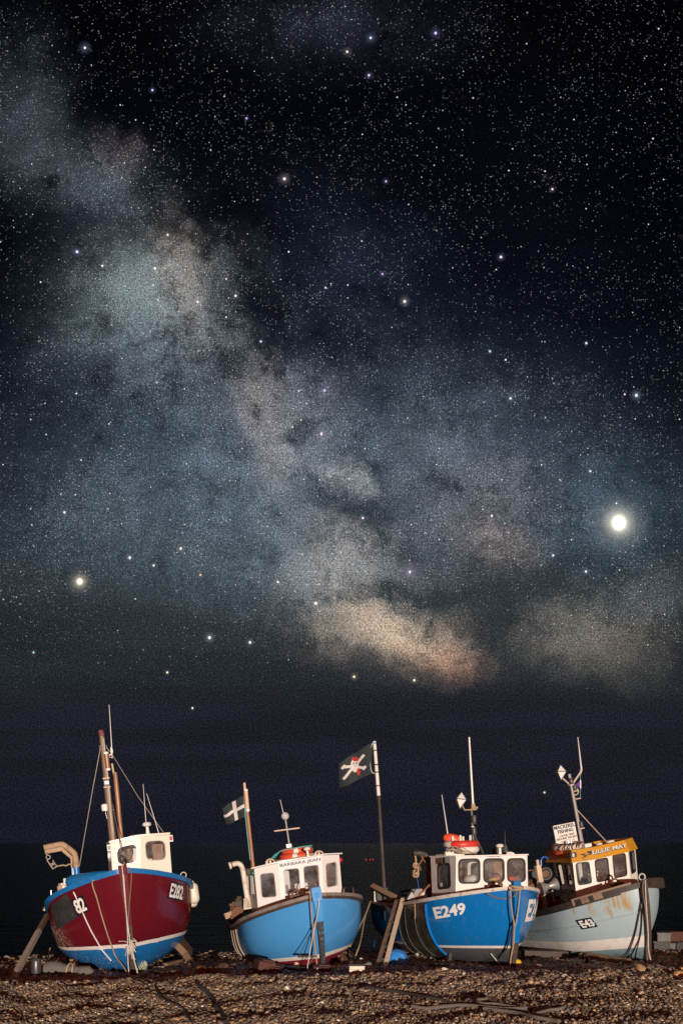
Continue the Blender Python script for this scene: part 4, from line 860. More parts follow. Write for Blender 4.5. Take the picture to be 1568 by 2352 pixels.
# ================================================================== BOAT 3: strong blue, THE BLUE LADY, E249
b3 = Boat(dict(X=3.739, Y=21.085, Z=-.002, yaw=18.284, heel=1.544, pitch=2.857, B=1.347, zb=1.735, zm=1.401, tm=.341, L=6.081, rake=.366, fd=.36), 'fishing_boat',
          'strong blue fishing boat with black rubber flank panel and white number E249')
grime = chain(scuffs((.10, .10, .10), (None, None, .1), (None, None, .75), .35, (7, 7, 1.2), (.5, .68), .25), scuffs((.30, .34, .38), (None, None, None), (None, None, None), .22, (10, 10, .7), (.58, .66)))
SBLUE = mat('strong_blue_gloss', (.004, .155, .47), .22, dirt=.2, dcol=(.004, .12, .38), scale=2, coat=.5, extra=grime)
GREYBOT = mat('grey_antifouling', (.075, .078, .088), .6, dirt=.6, dcol=(.03, .03, .033), scale=3)
RUBBER3 = mat('black_algae_rubber', (.045, .040, .033), .4, dirt=.95, dcol=(.17, .14, .065), scale=2.6, stretch=(1, 1, .35))
WRAIL = mat('worn_white_rail', (.62, .57, .52), .6, dirt=.75, dcol=(.12, .09, .07), scale=10, bump=.2)
ta, tb3 = b3.t_at_px(-1, z4(945, 0)[0]), b3.t_at_px(-1, z4(610, 0)[0])
b3.hull([SBLUE, STRIPE, GREYBOT, RUBBER3, BROWNIN], .44, .495, (ta, tb3, .16))
b3.rail(WRAIL, .09, .075, .01)
b3.stem([SBLUE, DARKWOOD], head=.13, w=.16, d=.12, split=.45)
for dt, m, r_ in ((-.004, SBLUE, .028), (.002, STRIPE, .012), (.10, GREYWOOD, .006), (.20, GREYWOOD, .006), (tb3 - ta, GREYWOOD, .006)):
    on_root(b3, 'rubbing_strip', MB().tube([b3.pt(-1, ta + dt + .015 * (1 - w), w) + Vector((-.012, -.008, 0)) for w in [.14 + .80 * i / 14 for i in range(15)]], r_, 6), m)
NQ = [z5(600, 815), z5(880, 772), z5(887, 873), z5(630, 918)]
v_, f_ = text_mesh('E249', .035); b3.drape(NQ, (v_, f_), LETTERW, 'lettering', .01)
h_, _ = b3.hit(z5(1425, 745)); zt = h_.z; yt = h_.y
mb = MB(); pts = []
for u, v in v_:
    y_ = yt + u * .85; z_ = zt - v * .50; t_ = y_ / 6.081; p = b3.ptz(1, t_, z_); q = b3.ptz(1, t_ + .01, z_); tg = (q - p); nn = Vector((tg.y, -tg.x, 0)).normalized(); pts.append(p + nn * .01)
mb.add(pts, f_); on_root(b3, 'lettering', mb, LETTERW)
yw = 1.55
PS = Panel(b3, [z5(583, 384), z5(802, 383), z5(797, 715), z5(598, 722)], yw + 1.15, yw)
PF3 = Panel(b3, [z5(802, 383), z5(1414, 368), z5(1420, 652), z5(797, 715)], yw, yw)
sink(b3, (PS, PF3), .12)
W3 = [[[z5(652, 446), z5(750, 440), z5(757, 640), z5(657, 655)]],
      [[z5(827, 410), z5(996, 404), z5(997, 600), z5(830, 603)], [z5(1040, 405), z5(1203, 402), z5(1206, 591), z5(1040, 595)], [z5(1244, 403), z5(1386, 400), z5(1391, 590), z5(1247, 592)]]]
WALL3 = mat('bright_white_paint', (.82, .78, .74), .35, dirt=.2, dcol=(.6, .53, .46), coat=.2, extra=scuffs((.42, .26, .15), (None, None, None), (None, None, None), .34, (11, 11, 1.0), (.60, .68)))
wheelhouse(b3, [PS, PF3], W3, [WALL3, GREYWALL], 1.5, BLACK, GLASS, WALL3, .03, .03, r=.12, fw=.03, side_panel=0)
letters(PF3, 'THE BLUE LADY', [z5(1064, 371), z5(1186, 370), z5(1186, 382), z5(1064, 383)], LETTERB, b3.root, .02)
mb = MB(); mb.box(PS.px(z5(742, 410), .06), (.12, .1, .13)); mb.box(PS.px(z5(712, 412), .03), (.16, .06, .14)); on_root(b3, 'navigation_light', mb, DKGREY)
mb = MB(); mb.lathe([(.05, 0), (.05, .01)], PS.px(z5(677, 620), .002), PS.n, 12); on_root(b3, 'round_sticker', mb, PALEGREY)
mb = MB(); mb.ring(PF3.px(z5(1130, 628), .0) + Vector((0, -.15, 0)), .1, .025, (.1, 1, .1)); mb.box(b3.L(z5(1128, 632), yw - .2), (.34, .1, .07)); on_root(b3, 'bow_cleat', mb, RUST)
# roof things
yr = yw + .75
for q0, R_, ms, lab, fn in ((z5(845, 273), .33, [REDV, RINGW], 'red and white lifebuoy on top of the stack on the white roof', lambda u: 0 if (.58 < u < .90 or .1 < u < .35) else 1), (z5(845, 318), .33, [BLUEV, RINGW], 'blue and white lifebuoy under the red one on the white roof', lambda u: 0 if (.42 < u < .66 or .92 < u or u < .15) else 1)):
    mb = MB(); mb.ring(b3.L(q0, yr), R_, .092, (-.01, -.06, 1), 48, 12, fn); top_thing(b3, 'lifebuoy', mb, ms, lab, 'lifebuoy', 'lifebuoys on the strong blue boat')
mb = MB(); A_, B_ = b3.L(z5(700, 212), yr + .2), b3.L(z5(850, 245), yr + .1); mb.tube([A_ + (B_ - A_) * t for t in (-.06, -.03, .05, .3, .6, .85, 1)], [.03, .05, .085, .12, .12, .11, .06], 14); top_thing(b3, 'net_float', mb, ORANGE, 'pointed orange float lying on the red and white lifebuoy', 'float')
mb = MB()
for k_ in range(9):
    x0 = 690 + rng.random() * 120; mb.tube(smoothpath([b3.L(z5(x0, 345 + 10 * rng.random()), yr - .3), b3.L(z5(x0 + 40, 330 - rng.random() * 50), yr - .43), b3.L(z5(x0 + 110, 325 + rng.random() * 20), yr - .43), b3.L(z5(x0 + 170, 355), yr - .3)]), .009, 5)
top_thing(b3, 'lashing_rope', mb, ROPE, 'thin ropes tied over the stacked lifebuoys on the roof of E249', 'rope')
mb = MB()
for x_, y0_, y1_ in ((838, 350, 196), (862, 350, 206), (923, 350, 196), (772, 300, 203)): mb.tube([b3.L(z5(x_ + 5, y0_), yr), b3.L(z5(x_, y1_), yr)], .028, 10)
on_root(b3, 'rod_holder', mb, RINGW)
mb = MB(); mb.box(b3.L(z5(750, 367), yr), (.5, .5, .06)); mb.box(b3.L(z5(740, 352), yr - .3), (.2, .1, .08)); mb.box(b3.L(z5(850, 350), yr), (.25, .5, .06)); on_root(b3, 'roof_rack', mb, RINGW)
whip(b3, c3(856, 775), c3(813, 487), yr + .2, .014); whip(b3, z5(1223, 300), z5(1222, 162), yw + .6, .014, m=DKGREY)
mb = MB(); mb.lathe([(.09, 0), (.06, .15), (.04, .2)], b3.L(z5(1225, 350), yw + .6)); on_root(b3, 'antenna_base', mb, DKGREY)
mushroom(b3, z5(1180, 358), yw + .3, .85); mb = MB(); mb.box(b3.L(z5(1170, 335), yw + .7), (.26, .2, .16)); on_root(b3, 'searchlight', mb, DKGREY)
mb = MB(); mb.tube(bend([b3.L(z5(*p), yw + .3) for p in ((1235, 350), (1280, 346), (1300, 360))], .04), .03, 8); on_root(b3, 'roof_pipe', mb, RINGW)
ym = yw + 1.0
mb = MB(); mb.tube([b3.L(c3(1036, 890), ym), b3.L(c3(1020, 595), ym)], .032, 8); mb.tube([b3.L(c3(1036, 760), ym), b3.L(c3(1102, 895), ym - .2)], .028, 8); on_root(b3, 'aerial_mast', mb, DKGREY)
for yy in (680, 705, 722): on_root(b3, 'mast_clamp', MB().tube([b3.L(c3(1026 + (yy - 680) * .05, yy), ym), b3.L(c3(1026 + (yy - 668) * .05, yy + 8), ym)], .038, 8), RINGW)
for q0 in ((1037, 655), (1036, 738)):
    mb = MB(); o = b3.L(c3(*q0), ym - .05); mb.lathe([(.05, -.09), (.06, -.06), (.06, .06), (.05, .09)], o); mb.box(o + Vector((-.02, .03, -.1)), (.13, .08, .03)); on_root(b3, 'masthead_light', mb, [DKGREY])
mb = MB(); mb.tube([b3.L(c3(1055, 589), ym), b3.L(c3(970, 592), ym), b3.L(c3(955, 560), ym)], .018, 8); mb.tube([b3.L(c3(1024, 578), ym), b3.L(c3(1060, 576), ym)], .035, 8); mb.box(b3.L(c3(1030, 570), ym), (.09, .07, .14)); on_root(b3, 'crossarm', mb, RUSTPALE)
on_root(b3, 'antenna', MB().tube([b3.L(c3(1031, 560), ym), b3.L(c3(1029, 535), ym), b3.L(c3(1003, 85), ym)], [.028, .026, .019], 8), WHITE)
reflector(b3, c3(945, 525), .165, ym)
# gantry
yg = 3.35
gp = [b3.L(z5(*p), yg) for p in ((578, 720), (574, 560), (572, 440), (560, 395), (530, 362), (490, 350), (432, 352))]; gp[0].z = .8
mb = MB(); mb.tube(smoothpath(gp, 4), .072, 10); on_root(b3, 'gantry', mb, mat('flaking_dark_steel', (.04, .035, .033), .45, dirt=.6, dcol=(.22, .14, .10), scale=12, bump=.4))
mb = MB(); wl = [(575, 720), (575, 450), (550, 392), (500, 366), (500, 380), (540, 405), (552, 450), (552, 720)]; mb.slab([b3.L(z5(*p), yg - .07) for p in wl], [b3.L(z5(*p), yg - .03) for p in wl]); on_root(b3, 'gantry_web', mb, RUST)
mb = MB(); mb.tube([b3.L(z5(452, 372), yg - .1), b3.L(z5(458, 410), yg - .1), b3.L(z5(455, 470), yg - .1)], .022); mb.ring(b3.L(z5(456, 455), yg - .1), .06, .018, (0, 1, 0))
for a_, c_ in (((436, 498), (436, 552)), ((436, 552), (472, 552)), ((472, 470), (472, 552)), ((436, 498), (450, 498))): mb.beam([b3.L(z5(*a_), yg - .1), b3.L(z5(*c_), yg - .1)], .09, .035, (0, 1, 0))
mb.lathe([(.075, -.06), (.04, -.02), (.04, .02), (.075, .06)], b3.L(z5(455, 525), yg - .1), (1, .1, 0))
top_thing(b3, 'pulley_block', mb, RUSTPALE, 'pale pulley block hanging from the dark curved gantry of E249', 'pulley')
rope(b3, [b3.L(z5(*p), yg - .12) for p in ((510, 375), (512, 400), (490, 440), (470, 455), (490, 465), (498, 498))], .02, VARNISH, 'orange rope looped under the dark curved gantry')
rope(b3, [b3.L(z5(*p), yg - .15) for p in ((512, 400), (540, 430), (552, 490), (592, 560))], .016, VARNISH, 'rusty rope running from the dark gantry towards the grey wheelhouse side')
rope(b3, [b3.L(z5(*p), yg - .1) for p in ((466, 555), (478, 620), (490, 690))], .010, BLUEV, 'thin blue line dropping from the pale pulley block')
mb = MB(); mb.box(b3.L(z5(425, 735), 2.9), (.22, .1, .2), Matrix.Rotation(.6, 3, 'Y')); mb.box(b3.L(z5(505, 730), 2.9), (.2, .1, .26), Matrix.Rotation(-.4, 3, 'Y')); mb.box(b3.L(z5(465, 700), 2.95), (.24, .14, .24)); mb.tube([b3.L(z5(465, 660), 2.9), b3.L(z5(470, 720), 2.9)], .05, 10); mb.lathe([(.1, -.05), (.1, .05)], b3.L(z5(470, 690), 2.85), (0, 1, .2), 14); on_root(b3, 'line_hauler', mb, STEEL)
mb = MB()
for k_ in range(7): mb.tube(smoothpath([b3.L(z5(480 + k_ * 5, 735 + k_ * 2), 2.75), b3.L(z5(500 + k_ * 6, 695 - k_ * 4), 2.72), b3.L(z5(540 + k_ * 4, 655 - k_ * 5), 2.8), b3.L(z5(592, 622 - k_), 2.9)]), .014, 5)
top_thing(b3, 'rope_bundle', mb, VARNISH, 'bundle of orange ropes tied between the steel hauler and the grey cabin side', 'ropes')
rope(b3, b3.path([z5(462, 770), z5(460, 815), z5(462, 870), z5(460, 912)], .03), .016, ROPE, 'rope end hanging over the black rubber panel')
rope(b3, b3.path([z5(470, 755), z5(445, 770), z5(436, 790), z5(452, 802), z5(470, 780)], .05), .013, ROPE, 'small rope loop on the rail below the steel hauler')
rope(b3, [p + Vector((0, 0, .06)) for p in b3.path([z5(520, 752), z5(600, 742), z5(680, 728), z5(760, 715)], .0)], .022, ROPEG, 'grey rope lying along the worn white rail of E249')
# port quarter rails
for pts_, m in ((((108, 765), (106, 672)), RINGW), (((168, 795), (163, 702), (180, 705), (182, 795)), RUSTPALE), (((262, 775), (262, 705), (255, 705)), RUSTPALE)):
    mb = MB(); mb.tube([b3.L(z5(*p), 4.9) for p in pts_], .03, 8); on_root(b3, 'stanchion', mb, m)
mb = MB(); mb.box(b3.L(z5(140, 700), 5.0), (.3, .5, .34)); on_root(b3, 'bait_bin', mb, DKGREY)
mb = MB(); mb.beam([b3.L(z5(85, 632), 4.8), b3.L(z5(200, 690), 4.3), b3.L(z5(330, 755), 3.9)], .1, .12, (0, 1, 0)); top_thing(b3, 'wooden_oar', mb, WOOD, 'brown timber sweep lying across the stern of E249', 'oar')
mb = MB(); mb.tube(smoothpath([b3.L(z5(*p), 4.2) for p in ((310, 695), (340, 680), (380, 672), (420, 668), (450, 680))]), .03, 6); mb.tube(smoothpath([b3.L(z5(*p), 4.2) for p in ((330, 705), (360, 712), (400, 715))]), .02, 6); top_thing(b3, 'rope', mb, ROPED, 'dark rope hank on the far rail behind the hauler', 'rope')
mb = MB(); mb.box(b3.L(z5(640, 728), 2.3), (.18, .12, .08), Matrix.Rotation(.2, 3, 'Y')); mb.box(b3.L(z5(690, 718), 2.2), (.24, .1, .06), Matrix.Rotation(.1, 3, 'Y')); on_root(b3, 'rail_chock', mb, WOOD)
# flag pole + pirate flag
yp = 4.6
a_, c_ = b3.L(c3(373, 490), yp), b3.L(c3(413, 1150), yp); d_ = c_ - a_; t_ = (1.0 - a_.z) / d_.z
mb = MB(); mb.tube([a_ + d_ * t_, a_], [.05, .04], 10); po = on_root(b3, 'flag_pole', mb, mat('dark_tube', (.05, .045, .045), .35, dirt=.4, dcol=(.16, .08, .05)))
mb = MB(); P0_, P1_ = b3.L(c3(373, 492), yp), b3.L(c3(343, 114), yp); mb.tube([P0_, P1_], [.046, .042], 10, 0)
for f in (.17, .42, .56, .82): mb.tube([P0_ + (P1_ - P0_) * f, P0_ + (P1_ - P0_) * (f + .02)], .05, 10, 1)
mb.tube([P0_ + (P1_ - P0_) * .955, P0_ + (P1_ - P0_) * .975], .046, 10, 2); mb.build('white_section', [RINGW, BLACK, BLUEV], po)
rope(b3, [b3.L(c3(*p), yp) for p in ((333, 122), (318, 160), (312, 220), (316, 290), (328, 330), (346, 338))], .012, ROPEW, 'pale halyard bowed between pirate flag and its pole')
PQ = [c3(328, 122), c3(100, 262), c3(100, 445), c3(322, 338)]
inv3 = lambda px_, py_: ((px_ * 4.0044 - 1300) * 1.742, (py_ * 4 - 2900) * 1.742)
def pirate(px_, py_, u, v):
    p = inv3(px_, py_)
    e = ((p[0] - 205) / 27, (p[1] - 275) / 38)
    if math.hypot((p[0] - 208) / 25, (p[1] - 240) / 16) < 1: return 2
    if math.hypot((p[0] - 231) / 13, (p[1] - 328) / 26) < 1 and p[0] > 218: return 2
    if math.hypot((p[0] - 196) / 5, (p[1] - 270) / 6) < 1 or math.hypot((p[0] - 216) / 5, (p[1] - 268) / 6) < 1 or math.hypot((p[0] - 207) / 3, (p[1] - 286) / 5) < 1: return 0
    if math.hypot(*e) < 1: return 1
    if math.hypot((p[0] - 207) / 17, (p[1] - 312) / 20) < 1: return 1
    for a, b in (((262, 218), (140, 362)), ((130, 288), (272, 298))):
        if seg_d(p, a, b) < 9: return 1
        for q in (a, b):
            for dx_ in (-8, 8):
                if math.hypot(p[0] - q[0] - dx_ * .7, p[1] - q[1] + dx_ * .7) < 10: return 1
    return 0
grid_flag(b3, PQ, yp, yp - .4, pirate, [FLAGD, FLAGW, FLAGR], 'black pirate flag with white skull, crossed bones and red bandana', nx=130, ny=90, amp=.08)
# bow ropes
rope(b3, b3.path([(z5(1025, 665), .9)]) + b3.path([z5(1060, 690), z5(1110, 715), z5(1160, 732), z5(1215, 738)], .03) + [b3.L(z5(1262, 735), .05), b3.L(z5(1300, 715), -.13), b3.L(z5(1325, 680), -.14), b3.L(z5(1338, 640), -.12)], .022, ROPEG, 'grey rope slung in a curve under the rail to the blue stem head')
mb = MB(); mb.ring(b3.stem_top + Vector((0, .0, -.11)), .13, .028, (.1, -.15, 1)); mb.ring(b3.stem_top + Vector((0, .0, -.16)), .13, .026, (-.1, -.1, 1)); top_thing(b3, 'rope_coil', mb, ROPE, 'rope turns wound round the blue stem head of E249', 'rope')
rope(b3, [b3.L(z5(*p), -.13) for p in ((1268, 640), (1272, 700), (1275, 780), (1285, 870), (1300, 960))] + [b3.L(c3(*p), -.13) for p in ((1312, 1450), (1308, 1530), (1300, 1600))], .020, ROPE, 'left tan rope hanging down the blue stem of E249')
rope(b3, [b3.L(z5(*p), -.15) for p in ((1345, 635), (1350, 665), (1345, 740), (1335, 830), (1320, 940))] + [b3.L(c3(*p), -.15) for p in ((1318, 1420), (1313, 1520), (1300, 1590), (1292, 1640), (1288, 1690))], .020, ROPE, 'right tan rope hanging from the coil to the foot of the blue stem')
rope(b3, b3.path([c3(1300, 1420), c3(1285, 1500), c3(1262, 1560), c3(1200, 1610), c3(1120, 1640), c3(1020, 1650), c3(940, 1640)], .02), .012, ROPED, 'dark rope curving along the grey bottom of E249')
on_root(b3, 'anode_bar', MB().tube(b3.path([c3(1155, 1585), c3(1185, 1620), c3(1215, 1655)], .03), .018, 6), STEEL)
# sole shoe board under the black panel
mb = MB(); pts = b3.path([z4(715, 880), z4(800, 912), z4(900, 935), z4(1010, 940), z4(1110, 905), z4(1200, 850), z4(1270, 800)], .05); mb.beam(pts, .2, .07, Vector((-.3, -.4, -.8)), [0] * 4 + [1] * 2); on_root(b3, 'bilge_shoe', mb, [BLACK, WOOD])
for q0 in ((793, 905), (908, 925), (1038, 915), (1188, 860)): on_root(b3, 'shoe_cleat', MB().tube(b3.path([z4(q0[0] + 8, q0[1] - 22), z4(q0[0], q0[1] + 20)], .10), .02, 6), RINGPALE)
# soft things seen through the windscreen
for q0, m, lab, s_ in ((z5(1165, 570), ORANGE, 'orange bag on the sill behind the middle windscreen pane of E249', .12), (z5(1120, 580), YELLOW, 'yellow bundle on the sill behind the middle windscreen pane', .09), (z5(1265, 570), ORANGE, 'orange bag behind the right windscreen pane of E249', .1), (z5(940, 575), RINGW, 'pale cloth heap behind the left windscreen pane of E249', .16)):
    mb = MB(); o = b3.L(q0, yw + .35); mb.ball(o, s_, 10, sc=(1.3, 1, .7)); mb.ball(o + Vector((s_ * .7, .03, -.02)), s_ * .8, 10, sc=(1.1, 1, .7)); top_thing(b3, 'soft_bag', mb, m, lab, 'bag', 'bags behind the windscreen of E249')

# ================================================================== BOAT 4: pale blue-grey, LILLIE MAY, E43
b4 = Boat(dict(X=6.934, Y=22.173, Z=.031, yaw=19.705, heel=9.152, pitch=2.759, B=1.334, zb=1.752, zm=1.184, tm=.288, L=6.302, rake=.289, fd=.36), 'fishing_boat',
          'pale grey-blue rust-streaked fishing boat with yellow roof named LILLIE MAY')
ry = []
b4.hull_tmp = None
PBLUE = None
def ystk(cx_):
    best = min((abs(b4.proj(b4.pt(-1, t / 300, .93))[0] - c4(cx_, 0)[0]), t / 300) for t in range(1, 300)); return best[1] * 6.302
S4 = [(ystk(565), .05, .25), (ystk(708), .07, .32), (ystk(720), .04, .25), (ystk(838), .09, .38), (ystk(850), .04, .5), (ystk(970), .16, .28), (ystk(1010), .08, .3), (ystk(900), .12, .16)]
algae = scuffs((.16, .145, .10), (None, 1.6, .3), (-.2, None, 1.1), .55, (1.2, 1.2, 2.5), (.45, .7), .5)
PBLUE = mat('pale_grey_blue_paint', (.36, .46, .50), .4, dirt=.35, dcol=(.25, .32, .34), scale=2.2, extra=chain(algae, streaks(S4, 1.42, .4)))
STRIPE4 = mat('grubby_white_stripe', (.74, .70, .67), .5, dirt=.5, dcol=(.38, .34, .31), scale=3, extra=algae)
PBLUE2 = mat('pale_blue_bottom', (.21, .32, .37), .5, dirt=.6, dcol=(.10, .13, .14), scale=3, extra=algae)
b4.hull([PBLUE, STRIPE4, PBLUE2, PBLUE, BROWNIN], .33, .60)
DKRAIL = mat('dark_brown_rail', (.030, .020, .016), .6, dirt=.5, dcol=(.075, .05, .038), scale=8, bump=.3)
b4.rail(DKRAIL, .12, .13, .02)
on_root(b4, 'rubbing_strip', MB().beam([b4.pt(-1, t / 30, .945) + Vector((-.02, -.005, 0)) for t in range(1, 31)], .03, .03, (0, 0, 1)), DKRAIL)
on_root(b4, 'knuckle_strake', MB().tube([b4.pt(-1, .01 + t / 30, .66) + Vector((-.004, 0, 0)) for t in range(0, 29)], .022, 6), PBLUE)
b4.stem([DARKWOOD, DARKWOOD], head=.10, w=.13, d=.12)
mb = MB(); pts = [b4.pt(-1, t, 1) + Vector((-.03, -.01, .02)) for t in (.16, .12, .09, .06, .03, .012)]; mb.beam(pts, .17, .10, (0, 0, 1)); on_root(b4, 'bow_plate', mb, mat('pitted_tan_plate', (.26, .17, .12), .6, dirt=.8, dcol=(.06, .04, .03), scale=8, bump=.4))
mb = MB(); pts = [b4.pt(1, t, 1) + Vector((.05, -.02, .0)) for t in (.012, .04, .07, .1)]; mb.beam(pts, .22, .18, (0, 0, 1)); on_root(b4, 'bow_bumper', mb, DARKWOOD)
on_root(b4, 'stem_ring', MB().ring(b4.stem_top + Vector((0, 0, .06)), .07, .022, (.2, 1, 0)), STEEL)
NQ4 = [c4(590, 1697), c4(725, 1671), c4(785, 1752), c4(648, 1778)]
pl = b4.plate(NQ4, PLATE, 'number_plate', off=.02)
v_, f_ = text_mesh('E43', .035); b4.drape([bil(NQ4, .12, .13), bil(NQ4, .93, .13), bil(NQ4, .93, .87), bil(NQ4, .12, .87)], (v_, f_), LETTERW, 'lettering', .028, pl)
yw = 1.55
PSd = Panel(b4, [z6(335, 508), z6(548, 515), z6(590, 900), z6(425, 925)], yw + 1.4, yw + .25)
PA4 = Panel(b4, [z6(548, 515), z6(768, 482), z6(800, 822), z6(590, 900)], yw + .25, yw)
PF4 = Panel(b4, [z6(768, 482), z6(1122, 402), z6(1156, 735), z6(800, 822)], yw, yw)
PR4 = Panel(b4, [z6(1122, 402), z6(1202, 374), z6(1232, 715), z6(1156, 735)], yw, yw + .3)
sink(b4, (PSd, PA4, PF4, PR4), .12)
W4 = [[[z6(378, 540), z6(435, 538), z6(472, 752), z6(422, 756)], [z6(460, 540), z6(512, 542), z6(553, 756), z6(500, 762)]],
      [[z6(585, 534), z6(715, 517), z6(745, 735), z6(612, 756)]],
      [[z6(782, 500), z6(907, 476), z6(930, 697), z6(805, 726)], [z6(965, 450), z6(1092, 430), z6(1112, 655), z6(987, 683)]],
      [[z6(1136, 404), z6(1185, 392), z6(1205, 610), z6(1162, 640)]]]
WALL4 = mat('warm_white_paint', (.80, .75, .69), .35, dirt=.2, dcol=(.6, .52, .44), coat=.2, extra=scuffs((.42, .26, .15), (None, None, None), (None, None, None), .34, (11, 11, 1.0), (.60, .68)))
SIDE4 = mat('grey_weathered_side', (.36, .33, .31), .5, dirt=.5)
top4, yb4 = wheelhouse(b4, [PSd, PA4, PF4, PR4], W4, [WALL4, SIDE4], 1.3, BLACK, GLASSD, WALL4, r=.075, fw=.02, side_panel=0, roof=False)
ORNG = mat('mustard_yellow_paint', (.56, .26, .018), .45, dirt=.45, dcol=(.30, .12, .012), scale=4)
top4 = [PSd.c[0], PA4.c[0], PF4.c[0], PR4.c[0], PR4.c[1], Vector((PR4.c[1].x * .98, yb4, PR4.c[1].z)), Vector((PSd.c[0].x, yb4, PSd.c[0].z))]
cen4 = sum(top4, Vector()) / len(top4)
def ofs(v, o, dz_): d = Vector((v.x - cen4.x, v.y - cen4.y, 0)).normalized(); return v + d * o + Vector((0, 0, dz_))
loA = [ofs(v, .06, -.02) for v in top4]; hiA = [ofs(v, -.03, .27) for v in top4]; inA = [ofs(v, -.12, .27) for v in top4]; flo = [ofs(v, -.14, .19) for v in top4]; und = [ofs(v, -.02, -.015) for v in top4]
mb = MB(); n_ = len(top4); mb.add(loA + hiA + inA + flo + und, [(k_ * n_ + i, k_ * n_ + (i + 1) % n_, (k_ + 1) * n_ + (i + 1) % n_, (k_ + 1) * n_ + i) for k_ in range(3) for i in range(n_)] + [tuple(3 * n_ + i for i in range(n_))] + [tuple(4 * n_ + i for i in range(n_))] + [(i, (i + 1) % n_, 4 * n_ + (i + 1) % n_, 4 * n_ + i) for i in range(n_)])
rf4 = on_root(b4, 'roof', mb, ORNG, angle=20)
class Fp:  # roof fascia as a drawing surface
    pass
def fascia(i):
    p = Panel.__new__(Panel); p.b = b4; p.c = [hiA[i], hiA[i + 1], loA[i + 1], loA[i]]; p.setup(); p.q = [b4.proj(c) for c in p.c]; return p
fa, ff = fascia(1), fascia(2)
def fpx(p, off):  # pixel -> whichever fascia it falls on
    u, v = ibil(ff.q, p)
    if u >= 0: return ff.P(min(u, 1), v, off)
    u, v = ibil(fa.q, p); return fa.P(max(0, u), v, off)
SCRIPT = mat('silver_letters', (.62, .64, .68), .5, dirt=.3, dcol=(.15, .15, .16), scale=14)
DKSCROLL = mat('dark_scroll_paint', (.035, .028, .018), .6, dirt=.5, dcol=(.2, .1, .02), scale=14)
def fas(polyq, body, m, off, bold=0.0, name='lettering'):
    vs, fs = text_mesh(body, bold); mb = MB(); mb.add([fpx(bil(polyq, u, v), off) for u, v in vs], fs); return mb.build(name, m, b4.root, smooth=False)
TQ = [z6(752, 398), z6(1110, 322), z6(1116, 363), z6(757, 440)]
fas([(p[0] + .3, p[1] + .45) for p in TQ], 'LILLIE MAY', DKSCROLL, .007, .06, 'lettering_shadow')
fas(TQ, 'LILLIE MAY', SCRIPT, .011, .02)
mb = MB()
for pts_ in (((625, 437), (690, 425), (665, 447), (715, 440), (690, 462), (640, 484), (672, 455)), ((700, 408), (735, 400), (757, 415), (740, 440), (712, 445), (728, 425), (705, 428)), ((1155, 335), (1172, 325), (1170, 345), (1180, 352), (1164, 352), (1158, 366))):
    P_ = [fpx(z6(*p), .008) for p in pts_]; mb.add(P_, [tuple(range(len(P_)))])
on_root(b4, 'scrollwork', mb, DKSCROLL, smooth=False)
mb = MB(); o = fpx(z6(548, 447), .02); mb.box(o, (.17, .08, .12)); mb.box(o + Vector((-.02, -.05, 0)), (.05, .03, .08), mi=1); on_root(b4, 'navigation_light', mb, [DKGREY, RINGW])
# faint second name on the dark side
vs, fs = text_mesh('LILLIE MAY', .02); mb = MB(); qn = [z6(418, 800), z6(572, 812), z6(577, 852), z6(424, 845)]; mb.add([PSd.px(bil(qn, u, v), .006) for u, v in vs], fs); on_root(b4, 'lettering', mb, DKGREY, smooth=False)
# roof gear
yr = yw + .95
for q0, R_, rr, ms, lab in ((z6(500, 352), .30, .10, RINGPALE, 'faded pale lifebuoy on the yellow roof below the mackerel sign'), (z6(512, 400), .30, .095, ORANGE, 'orange-red lifebuoy under the faded one on the yellow roof')):
    mb = MB(); mb.ring(b4.L(q0, yr), R_, rr, (.05, -.10, 1), 44, 12); top_thing(b4, 'lifebuoy', mb, ms, lab, 'lifebuoy', 'lifebuoys on the yellow roof')
mb = MB()
for k_ in range(9):
    x0 = 345 + k_ * 34; mb.tube(smoothpath([b4.L(z6(x0, 425 - k_ * 4), yr - .30), b4.L(z6(x0 + 8 * math.sin(k_ * 2), 385 - k_ * 5), yr - .44), b4.L(z6(x0 + 25, 345 - k_ * 4), yr - .40), b4.L(z6(x0 + 45, 335 - k_ * 3), yr - .2)]), .011, 5)
top_thing(b4, 'lashing_rope', mb, ROPED, 'dark ropes wrapped round the faded lifebuoy on the yellow roof', 'rope')
SQ = [z6(343, 141), z6(566, 97), z6(605, 300), z6(382, 346)]
ps = Panel(b4, SQ, yr + .15, yr + .15)
SIGNW = mat('white_sign_board', (.78, .72, .66), .5, dirt=.2, dcol=(.6, .52, .45)); SIGNR = mat('navy_sign_letters', (.012, .015, .05), .5, dirt=.1)
mb = MB(); wall(mb, ps, [], .025)
S_ = tag(empty('sign_board', b4.M), 'white board reading MACKEREL FISHING propped above lifebuoys on the yellow roof', 'sign')
mb.build('board', SIGNW, S_)
for txt, u0, u1, v0, v1, bo in (('MACKEREL', .02, .98, .03, .22, .03), ('FISHING', .15, .88, .26, .45, .03), ('1 HOUR TRIPS', .16, .90, .52, .63, .02), ('AROUND THE BAY', .03, .99, .66, .78, .02), ('ADULTS   CHILDREN', .20, .90, .83, .88, .0), ('MOBILE', .26, .50, .91, .96, 0)):
    vs, fs = text_mesh(txt, bo); m2 = MB(); m2.add([ps.P(lerp(u0, u1, u), lerp(v0, v1, v), .006) for u, v in vs], fs); m2.build('lettering', SIGNR, S_, smooth=False)
for x0, x1 in ((410, 415), (445, 450)): MB().tube([b4.L(z6(x0, 335), yr + .17), b4.L(z6(x1 + 6, 400), yr + .17)], .018, 6).build('leg', STEEL, S_)
